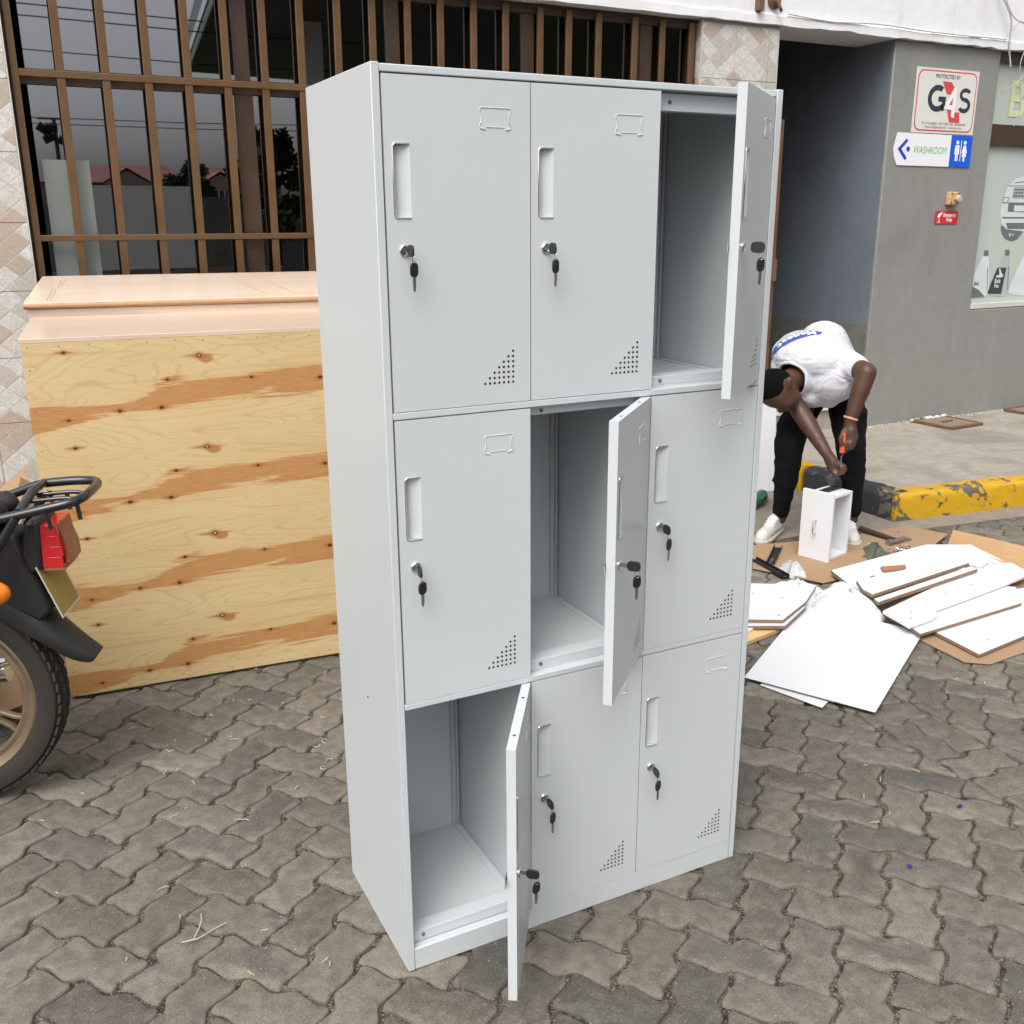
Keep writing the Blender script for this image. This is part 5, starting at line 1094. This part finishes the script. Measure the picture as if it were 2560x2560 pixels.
# ================================================================= FLAT-PACK PARTS ON THE GROUND
def panel(pts, z, th, label, edge=FIBRE, dz=None, name='panel', cat='panel', group='flat-pack panels lying on the ground', mat=WHITE):
    """a board: white faces, raw edges; pts in plan, dz = height offset per corner"""
    n = len(pts); ar = sum(pts[i][0]*pts[(i+1) % n][1]-pts[(i+1) % n][0]*pts[i][1] for i in range(n))
    dz = dz or [0]*n
    if ar < 0: pts = pts[::-1]; dz = dz[::-1]
    c = Vector((sum(p[0] for p in pts)/n, sum(p[1] for p in pts)/n, z)); me = bpy.data.meshes.new(name)
    vs = [(p[0]-c.x, p[1]-c.y, d) for p, d in zip(pts, dz)]+[(p[0]-c.x, p[1]-c.y, d+th) for p, d in zip(pts, dz)]
    me.from_pydata(vs, [], [tuple(range(n-1, -1, -1)), tuple(range(n, 2*n))]+[(i, (i+1) % n, n+(i+1) % n, n+i) for i in range(n)]); me.update(); me.materials.append(mat); me.materials.append(edge)
    for i, p in enumerate(me.polygons): p.material_index = 0 if i < 2 else 1
    o = link(name, me, None, c); m = o.modifiers.new('b', 'BEVEL'); m.width = .0008; m.segments = 1; m.limit_method = 'ANGLE'
    return T(o, label, cat, group)
EW = WHITE
panel([(1.587, .794), (2.263, 1.226), (2.483, .785), (1.80, .381)], .014, .004, 'large thin white backing sheet lying nearest to the locker', LG)
panel([(1.610, .735), (2.20, 1.02), (2.30, .80), (1.682, .502)], .004, .0035, 'thin white sheet mostly hidden under the large white backing sheet', LG)
panel([(1.67, .70), (2.22, 1.0), (2.3, .83), (1.738, .507)], .0085, .0035, 'middle thin white sheet in the stack of three backing sheets', LG)
panel([(1.977, 1.244), (2.163, 1.453), (2.40, 1.30), (2.223, 1.173), (2.002, 1.064), (1.80, 1.18), (1.90, 1.30)], .045, .013, 'white panel with drilled holes beside the locker, top of its pair')
panel([(1.79, 1.15), (1.98, 1.36), (2.215, 1.162), (2.0, 1.045)], .026, .016, 'white panel lying under the drilled panel beside the locker')
wf = empty('pine_frame', (1.90, 1.08, 0), label='raw pine frame with white board lying beside the locker edge', cat='frame')
MB().prism([(-.106, -.05), (.106, -.008), (.09, .064), (.05, .075), (-.25, .05), (-.25, -.07)], .003, .020).build('bar', PINE, wf, bevel=.001); MB().prism([(-.3, .02), (-.07, .00), (.06, .055), (-.02, .11), (-.3, .12)], .021, .033).build('board', WHITE, wf, bevel=.001)
panel([(2.478, .525), (2.505, .757), (3.05, .95), (3.30, .90), (3.20, .66), (2.778, .562)], .012, .014, 'white panel nearest the cardboard corner at the right')
panel([(2.40, .735), (2.46, .90), (3.12, .97), (3.18, .905), (3.039, .77)], .031, .013, 'long white panel between the notched panel and the right-hand panel')
panel([(2.421, .944), (2.391, .78), (2.543, .798), (2.585, .815), (2.626, .855), (3.143, .925), (3.35, .96), (3.40, 1.10), (3.233, 1.138)], .0485, .013, 'white panel with a notched front edge and drilled holes', EW)
panel([(2.50, 1.12), (2.62, 1.44), (3.305, 1.504), (3.50, 1.40), (3.38, 1.00), (3.22, 1.14)], .030, .016, 'wide white panel at the back of the pile beside the corrugated cardboard')
panel([(2.438, .985), (3.139, 1.074), (3.142, 1.112), (2.45, 1.022)], .066, .016, 'narrow white rail with brown edge, lower of the two rails', FIBRE)
panel([(2.449, 1.030), (3.134, 1.117), (3.111, 1.190), (2.514, 1.185), (2.46, 1.10)], .082, .016, 'narrow white rail with brown edge lying on top of the pile', FIBRE)
panel([(3.169, 1.228), (3.271, 1.275), (3.290, 1.135), (3.206, 1.105)], .0475, .018, 'small white block on the back panel near the corrugated cardboard')
panel([(2.80, 1.30), (2.83, 1.345), (2.95, 1.31), (2.92, 1.28)], .0475, .012, 'small brown fibreboard tray piece lying on the back panel', mat=M('orange_fibre', (.36, .14, .06), .8), name='fibreboard_piece', cat='board piece')
panel([(2.62, 1.20), (2.60, 1.235), (2.70, 1.27), (2.73, 1.235)], .0475, .014, 'small black metal plate beside the white foam sheet', mat=BLKPL, edge=BLKPL, name='metal_plate', cat='plate', group='loose fittings on the ground')
hs_ = MB(); 
for x, y_, z_ in ((2.51, .88, .0617), (2.80, .96, .0617), (2.99, .985, .0617), (2.46, .835, .0617), (3.08, 1.165, .0982), (2.86, 1.15, .0982), (2.95, 1.16, .0982), (2.02, 1.11, .0582), (2.09, 1.35, .0582), (1.95, 1.28, .0582), (2.16, 1.25, .0582), (2.62, .60, .0262)): hs_.lathe([(0, 0), (.0045, 0), (.0045, .0006), (0, .0006)], 10, Matrix.Translation((x, y_, z_)))
T(hs_.build('drill_holes', LG), 'dark drill holes and cam fittings on the white panels', 'holes', kind='stuff')
# cardboard
def sheet(pts, z, label, dz=None, ribs=False):
    o = panel(pts, z, .005, label, CARD, dz, 'cardboard_sheet', 'cardboard', 'flattened cardboard on the ground', CARD); return o
sheet([(2.431, .80), (2.412, .534), (2.484, .475), (2.90, .50), (3.5, .70), (3.45, 1.2), (2.9, 1.2), (2.5, 1.0)], .002, 'flattened cardboard under the panels at the right front')
sheet([(2.386, 1.704), (2.611, 1.974), (3.12, 1.86), (3.545, 1.86), (3.60, 1.62), (3.2, 1.45), (2.877, 1.40), (2.54, 1.40)], .0075, 'flattened brown cardboard under the drawer and the hammer', [0, 0, 0, .0, .012, 0, 0, 0])
CORR = NT('corrugated_card'); _u = CORR.sep(CORR.pos()); _w = CORR.math('SINE', CORR.math('MULTIPLY', CORR.math('ADD', CORR.math('MULTIPLY', _u[0], .55), CORR.math('MULTIPLY', _u[1], .83)), 190)); CORR.col(CORR.mix(CORR.noise(14), (.40, .245, .12), (.50, .32, .165))); CORR.p(Roughness=.9); CORR = CORR.m
co = empty('corrugated_flap', (3.45, 1.28, 0), label='ribbed corrugated cardboard flap at the right behind the panels', cat='cardboard', group='flattened cardboard on the ground')
A0, A1, B0, B1 = Vector((3.371, 1.44, .012)), Vector((3.682, 1.655, .012)), Vector((3.25, 1.0, .03)), Vector((3.70, 1.10, .05))
N = 8
for i in range(N):
    a_, b_ = A0.lerp(A1, i/N), A0.lerp(A1, (i+.80)/N); c_, d_ = B0.lerp(B1, i/N), B0.lerp(B1, (i+.80)/N); off = Vector((3.45, 1.28, 0)); vs = []
    for p in (a_, c_, d_, b_): vs.append(p-off)
    up = Vector((0, 0, .004)); m_ = [(a_+b_)/2-off+Vector((0, 0, .018)), (c_+d_)/2-off+Vector((0, 0, .018))]
    MB().add([vs[0], vs[1], vs[2], vs[3], m_[0]+up, m_[1]+up], [(0, 1, 5, 4), (4, 5, 2, 3), (0, 4, 3), (1, 2, 5), (0, 3, 2, 1)]).build('rib', CORR, co)
MB().add([A0-off-Vector((0, 0, .006)), A1-off-Vector((0, 0, .006)), B1-off-Vector((0, 0, .006)), B0-off-Vector((0, 0, .006)), A0-off-Vector((0, 0, .002)), A1-off-Vector((0, 0, .002)), B1-off-Vector((0, 0, .002)), B0-off-Vector((0, 0, .002))], [(0, 1, 2, 3), (4, 7, 6, 5), (0, 4, 5, 1), (1, 5, 6, 2), (2, 6, 7, 3), (3, 7, 4, 0)]).build('liner', CARD, co)
# foam / packing
fm = MB(); rg = random.Random(8)
def crumple(outl, hmax, name, mat, label, cat, n=26, folds=6, seed=1, base=.05, group=None):
    rg = random.Random(seed); cx = sum(p[0] for p in outl)/len(outl); cy_ = sum(p[1] for p in outl)/len(outl); vs = []; fs = []; m = len(outl)*6; ring = []
    for i in range(len(outl)):
        a, b = outl[i], outl[(i+1) % len(outl)]
        for k in range(6): ring.append((a[0]+(b[0]-a[0])*k/6+rg.gauss(0, .004), a[1]+(b[1]-a[1])*k/6+rg.gauss(0, .004)))
    phs = [rg.uniform(0, 6.28) for _ in range(4)]
    for r_ in range(n+1):
        t = r_/n
        for i, p in enumerate(ring):
            x = cx+(p[0]-cx)*t; y_ = cy_+(p[1]-cy_)*t; ang = 2*math.pi*i/m
            z_ = base*(1-t**4)+hmax*(1-t**2)*(.65+.35*math.sin(2*ang+phs[0]))+hmax*.16*math.sin(folds*ang+phs[1]+3*t)*t*(1-t*.6)+.004*math.sin(23*ang+phs[2]); vs.append((x, y_, max(.003, z_)))
    for r_ in range(n):
        for i in range(m): fs.append((r_*m+i, (r_+1)*m+i, (r_+1)*m+(i+1) % m, r_*m+(i+1) % m))
    o = MB().add([(v[0]-cx, v[1]-cy_, v[2]) for v in vs], fs).build(name, mat, smooth=70, loc=(cx, cy_, 0)); md = o.modifiers.new('s', 'SOLIDIFY'); md.thickness = .0015; return T(o, label, cat, group)
crumple([(2.54, 1.345), (2.62, 1.29), (2.62, 1.20), (2.46, .96), (2.36, .915), (2.215, 1.15), (2.36, 1.28)], .040, 'foam_sheet', FOAM, 'crumpled white foam wrapping sheet on the pile of panels', 'foam', seed=3, base=.045)
crumple([(2.318, 1.491), (2.435, 1.455), (2.474, 1.32), (2.36, 1.25), (2.241, 1.192), (2.225, 1.38)], .03, 'foam_sheet', FOAM, 'flatter white foam sheet between the locker and the crumpled foam', 'foam', seed=5, base=.035)
crumple([(2.494, 1.681), (2.60, 1.71), (2.60, 1.58), (2.529, 1.472), (2.457, 1.533)], .045, 'plastic_bag', BAG, 'clear plastic bag beside the black drawer rails', 'plastic bag', seed=6, base=.01)
crumple([(2.936, 1.574), (3.05, 1.68), (3.15, 1.66), (3.13, 1.54), (3.06, 1.48), (2.93, 1.47)], .06, 'cloth', CLOTH, 'crumpled olive cloth beside the hammer', 'cloth', seed=9, folds=5, base=.012)
# drawer rails
def rail(p, q, label):
    p = Vector(p); q = Vector(q); d = (q-p); L_ = d.length; r_ = empty('drawer_rail', tuple(p), math.atan2(d.y, d.x), label, 'drawer rail', 'black drawer rails on the ground')
    MB().box(0, L_, -.02, -.016, 0, .016).build('flange', BLKPL, r_); MB().box(0, L_, .016, .02, 0, .016).build('flange', BLKPL, r_); MB().box(0, L_, -.0155, .0155, .001, .004).build('web', BLKPL, r_)
    MB().box(L_*.72, L_*.98, -.009, .009, .0045, .009).build('slide', STEEL, r_)
rail((2.469, 1.80, .01), (2.434, 1.53, .012), 'longer black drawer rail lying nearest the locker'); rail((2.69, 1.875, .013), (2.49, 1.70, .013), 'black drawer rail pointing at the white shoe')
# hammer
hm = empty('hammer', (3.25, 1.636, .013), R(-30), 'claw hammer with dark handle on the cardboard', 'hammer')
MB().tube([(-.12, .22, .018), (0, .02, .02)], [.015, .011], 10).build('handle', M('hammer_handle', (.045, .032, .024), .6), hm, smooth=50); hh = MB(); hh.tube([(-.055, -.03, .022), (-.035, -.02, .022), (-.03, -.018, .022), (.01, .006, .022)], [.017, .017, .012, .014], 12); hh.tube([(.01, .006, .022), (.05, .032, .028), (.085, .040, .018)], [.013, .010, .004], 10); hh.build('head', STEEL, hm, smooth=50)
sc2 = MB(); rg = random.Random(12)
for i in range(90):
    x, y_ = 3.19+rg.gauss(0, .035), 1.53+rg.gauss(0, .022); a_ = rg.uniform(0, 6.28); z_ = .016+abs(rg.gauss(0, .012)); sc2.tube([(x, y_, z_), (x+.014*math.cos(a_), y_+.014*math.sin(a_), z_+rg.uniform(0, .008))], [.0035, .0018], 6)
for i in range(14): x, y_ = rg.uniform(3.0, 3.5), rg.uniform(1.62, 1.80); a_ = rg.uniform(0, 6.28); sc2.tube([(x, y_, .016), (x+.022*math.cos(a_), y_+.022*math.sin(a_), .017)], [.004, .002], 6)
T(sc2.build('screws', STEEL, smooth=40), 'heap of small screws and fittings beside the olive cloth', 'screws', kind='stuff')
# green power tool and white board behind the person
gt = empty('power_tool', (3.15, 2.57, 0), R(35), 'green power tool on the ground behind the person, with black cord', 'power tool')
MB().lathe([(0, -.12), (.025, -.12), (.030, -.05), (.034, 0), (.034, .08), (.022, .11), (.012, .15), (0, .15)], 20, Matrix.Translation((0, 0, .04)) @ Matrix.Rotation(math.pi/2, 4, 'Y')).build('body', GREENT, gt, smooth=40)
MB().box(-.05, .07, -.037, .037, .02, .062).build('grip', GREENT, gt, bevel=.01); 
vt = MB(); [vt.box(-.03+i*.018, -.02+i*.018, -.0385, .0385, .034, .05) for i in range(4)]; vt.build('vent', DARK, gt); MB().tube(crv([(-.12, 0, .04), (-.18, .02, .06), (-.22, .10, .03), (-.15, .2, .006), (0, .28, .006)]), .005, 8).build('cord', WIRED, gt, smooth=60)
o = MB().box(0, .55, 0, .016, 0, .60).build('panel', WHITE, bevel=.001, loc=(2.905, 2.905, 0), rot=(R(-5), 0, R(-15))); T(o, 'upright white board standing behind the person next to the locker', 'panel')
# litter and shavings
sv = MB(); rg = random.Random(21)
def curl(x, y_, L_, k, w=.0022):
    a_ = rg.uniform(0, 6.28); P_ = []; px, py = x, y_; n = 10
    for i in range(n+1): P_.append((px, py, .002+.004*abs(math.sin(i*.7)))); px += L_/n*math.cos(a_); py += L_/n*math.sin(a_); a_ += k/n
    sv.tube(P_, [w*(.4+.6*math.sin(math.pi*(i+.6)/(n+1.2))) for i in range(n+1)], 5)
for i in range(22): curl(rg.gauss(.05, .28), rg.gauss(1.22, .24), rg.uniform(.015, .045), rg.uniform(-5, 5), .0015)
for i in range(22): curl(rg.uniform(-.7, .0), rg.uniform(.1, 1.5), rg.uniform(.008, .03), rg.uniform(-1, 1), .0013)
for i in range(20): curl(rg.uniform(.95, 2.4), rg.uniform(-.6, .8), rg.uniform(.008, .032), rg.uniform(-.6, .6), .0015)
T(sv.build('wood_shavings', STRAW, smooth=60), 'thin pale wood shavings scattered over the paving', 'shavings', kind='stuff')
def twig(pts, label, r=.003): T(MB().tube(crv(pts), r, 6).build('dry_stalk', STRAW, smooth=60), label, 'stalk', 'dry stalks on the paving')
twig([(-.372, .405, .004), (-.374, .391, .008), (-.377, .373, .010), (-.388, .347, .009), (-.403, .324, .005)], 'curved pale stalk on the left paving', .0015); twig([(-.430, .325, .004), (-.404, .319, .006), (-.389, .320, .006), (-.356, .334, .006), (-.324, .346, .004)], 'straighter pale stalk crossing the curved stalk', .0016)
for (x, y_, lb) in ((1.27, -.245, 'small blue scrap in a paving joint to the right of the locker'), (1.612, -.115, 'blue scrap on a paver near the right edge')):
    bl = MB(); rg = random.Random(int(x*100)); bl.prism([(0.010*math.cos(a_)*rg.uniform(.5, 1.3), .006*math.sin(a_)*rg.uniform(.6, 1.2)) for a_ in [k*.785 for k in range(8)]], .0005, .004); T(bl.build('litter_scrap', BLUELITTER, loc=(x, y_, .001)), lb, 'litter', 'blue scraps on the paving')
pb = MB(); rg = random.Random(31)
for i in range(900):
    x, y_ = rg.uniform(-1.0, 2.6), rg.uniform(-.8, 1.6); s_ = rg.uniform(.0008, .0026); pb.ell((x, y_, s_*.3), (s_, s_*.8, s_*.6), None, 5, 3)
T(pb.build('grit', M('grit', (.36, .33, .28), .9)), 'tiny pale grit grains on the paving', 'grit', kind='stuff')
# ================================================================= ACROSS THE FORECOURT (seen in the window panes)
def refl_scale(x, z, s): return (CAMP.x+(x-CAMP.x)*s, CAMP.z+(z-CAMP.z)*s)
T(MB().box(-30, 26, -17.2, -17.0, 0, 2.14).build('boundary_wall', conc('boundary_concrete', (.20, .20, .19), .3)), 'grey boundary wall across the forecourt, reflected in the window', 'wall')
GR = M('grass_green', (.035, .06, .018), .9, var=.4, vs=3, bump=.4, bs=30)
T(MB().box(-40, 60, -140, -17.4, -.008, .02).build('lawn', GR), kind='structure')
ROOF = M('red_roof', (.23, .075, .062), .7, var=.2, vs=6, bump=.3, bs=20); HW = M('house_wall', (.30, .22, .18), .8, var=.1); WINF = M('window_dark', (.03, .035, .04), .2)
def house(cx, wd, dep, eave, ridge, y0, label, gables):
    r_ = empty('bungalow', (cx, y0, 0), label=label, cat='house', group='houses behind the boundary wall')
    MB().box(-wd/2, wd/2, -dep, 0, 0, eave).build('wall', HW, r_); o = MB(); h = wd/2+.5
    o.add([(-h, .5, eave-.1), (h, .5, eave-.1), (h, -dep-.5, eave-.1), (-h, -dep-.5, eave-.1), (-h+2, -dep/2, ridge), (h-2, -dep/2, ridge)], [(0, 1, 5, 4), (1, 2, 5), (2, 3, 4, 5), (3, 0, 4), (0, 3, 2, 1)]); rf = o.build('roof', ROOF, r_)
    for gx, gw, gh in gables:
        o = MB(); o.add([(gx-gw/2, 1.2, eave-.2), (gx+gw/2, 1.2, eave-.2), (gx, 1.2, gh), (gx-gw/2, -dep/2, eave-.2), (gx+gw/2, -dep/2, eave-.2), (gx, -dep/2, gh)], [(0, 2, 5, 3), (2, 1, 4, 5)]); o.build('gable_roof', ROOF, rf)
        o = MB(); o.add([(gx-gw/2+.3, 1.0, 0), (gx+gw/2-.3, 1.0, 0), (gx+gw/2-.3, 1.0, eave-.2), (gx, 1.0, gh-.25), (gx-gw/2+.3, 1.0, eave-.2)], [(0, 1, 2, 3, 4)]); o.build('gable_wall', HW, r_)
        w_ = MB().box(gx-.9, gx+.9, 1.01, 1.06, eave-1.9, eave-.8).build('window', WINF, r_); f_ = MB()
        for q in (-.9, -.3, .3, .9): f_.box(gx+q-.05, gx+q+.05, 1.061, 1.09, eave-1.9, eave-.8)
        f_.build('window_frame', WHITE, w_)
    MB().box(wd*.28, wd*.28+.8, -dep*.6, -dep*.6+.8, eave, ridge+1.0).build('chimney', HW, rf)
house(11.5, 14, 9, 5.4, 7.2, -103, 'red roofed bungalow beyond the boundary wall, reflected in the left panes', [(.9, 5.0, 6.7)])
house(23.5, 9, 9, 5.4, 7.2, -103, 'second red roofed bungalow with chimney, right of the dark tree', [(-2.0, 4.5, 6.5)])
LEAF = M('leaf', (.035, .055, .022), .7, var=.4, vs=2); BARK = M('bark', (.06, .045, .03), .9)
def tree(x, y_, h, rad, n, label, seed):
    rg = random.Random(seed); r_ = empty('tree', (x, y_, 0), label=label, cat='tree', group='trees across the forecourt'); t = MB(); t.tube([(0, 0, 0), (.1, 0, h*.4), (0, .1, h*.85)], [.18, .12, .04], 8)
    for i in range(6): a_ = rg.uniform(0, 6.28); z_ = h*rg.uniform(.3, .6); t.tube([(0, 0, z_), (rad*.7*math.cos(a_), rad*.7*math.sin(a_), z_+h*.25)], [.06, .015], 6)
    t.build('trunk', BARK, r_, smooth=50); c = MB()
    cl_ = [(rg.gauss(0, rad*.45), rg.gauss(0, rad*.45), h*rg.uniform(.38, .95), rad*rg.uniform(.22, .42)) for _ in range(26)]
    for i in range(n):
        cx, cy_, cz, cr_ = rg.choice(cl_); d = Vector((rg.gauss(0, 1), rg.gauss(0, 1), rg.gauss(0, 1))).normalized()*cr_*rg.random()**.4; p = Vector((cx, cy_, cz))+d; a_ = Vector((rg.gauss(0, 1), rg.gauss(0, 1), rg.gauss(0, .6))).normalized(); b_ = a_.orthogonal().normalized(); s_ = rg.uniform(.06, .14); c.add([p-a_*s_, p+b_*s_*.5, p+a_*s_, p-b_*s_*.5], [(0, 1, 2, 3)])
    c.build('crown', LEAF, r_)
tree(9.0, -47, 4.6, 1.05, 7000, 'dark bushy tree between the two reflected houses', 3); tree(4.95, -14, 3.5, .75, 2600, 'slender tree reflected beside the locker', 4)
fp = empty('floodlight_mast', (.70, -12, 0), label='black floodlight mast reflected in the leftmost pane', cat='floodlight'); MB().tube([(0, 0, 0), (0, 0, 3.35)], [.05, .035], 10).build('mast', BLKPAINT, fp, smooth=60); MB().box(-.28, .16, -.03, .03, 3.34, 3.37).build('crossbar', BLKPAINT, fp)
for x, z_, a_ in ((-.06, 3.20, 0), (-.20, 3.18, 35), (.13, 2.98, 20), (-.12, 3.03, -25)): MB().box(-.10, .10, -.05, .05, -.07, .07, Matrix.Translation((x, .06, z_)) @ Matrix.Rotation(R(a_), 4, 'Y') @ Matrix.Rotation(R(-25), 4, 'X')).build('lamp_head', BLKPAINT, fp, bevel=.01)
def wire(y_, zl, zr, label): T(MB().tube([(-40, y_, zl+.6), (.6, y_, zl), (4.5, y_, (zl+zr)/2-.03), (30, y_, zr+.4)], .012, 5).build('power_line', WIRED), label, 'power line', 'power lines over the forecourt')
wire(-20, 4.05, 4.12, 'upper power line of the lower reflected pair'); wire(-20.1, 3.92, 3.97, 'lower power line of the lower reflected pair'); wire(-15, 4.89, 4.78, 'single power line across the middle of the top panes'); wire(-12, 5.20, 5.12, 'power line highest in the top panes'); wire(-12.1, 5.03, 4.96, 'power line just below the highest one')
cnp = empty('canopy', (9, -12, 0), label='forecourt canopy with green and white fascia, reflected in the upper window', cat='canopy')
CG = M('canopy_green', (.03, .12, .06), .4)
ed = [(4.13, -17.7), (3.10, -9.0), (2.8, -6.6), (18, -6.6), (18, -19.5)]
MB().prism([(a_-9, b_+12) for a_, b_ in ed], 5.0, 5.06).build('soffit', M('canopy_soffit', (.10, .10, .10), .7), cnp); MB().prism([(a_-9, b_+12) for a_, b_ in ed], 5.061, 5.8).build('fascia', CG, cnp)
MB().prism([((a_-10.5)*1.004+1.5, (b_+13)*1.004-1) for a_, b_ in ed], 5.20, 5.36).build('white_band', WHITE, cnp)
for x, y_ in ((-4, 1.5), (6, 1.5)): MB().box(x-.2, x+.2, y_-.2, y_+.2, 0, 4.999).build('column', WHITE, cnp)
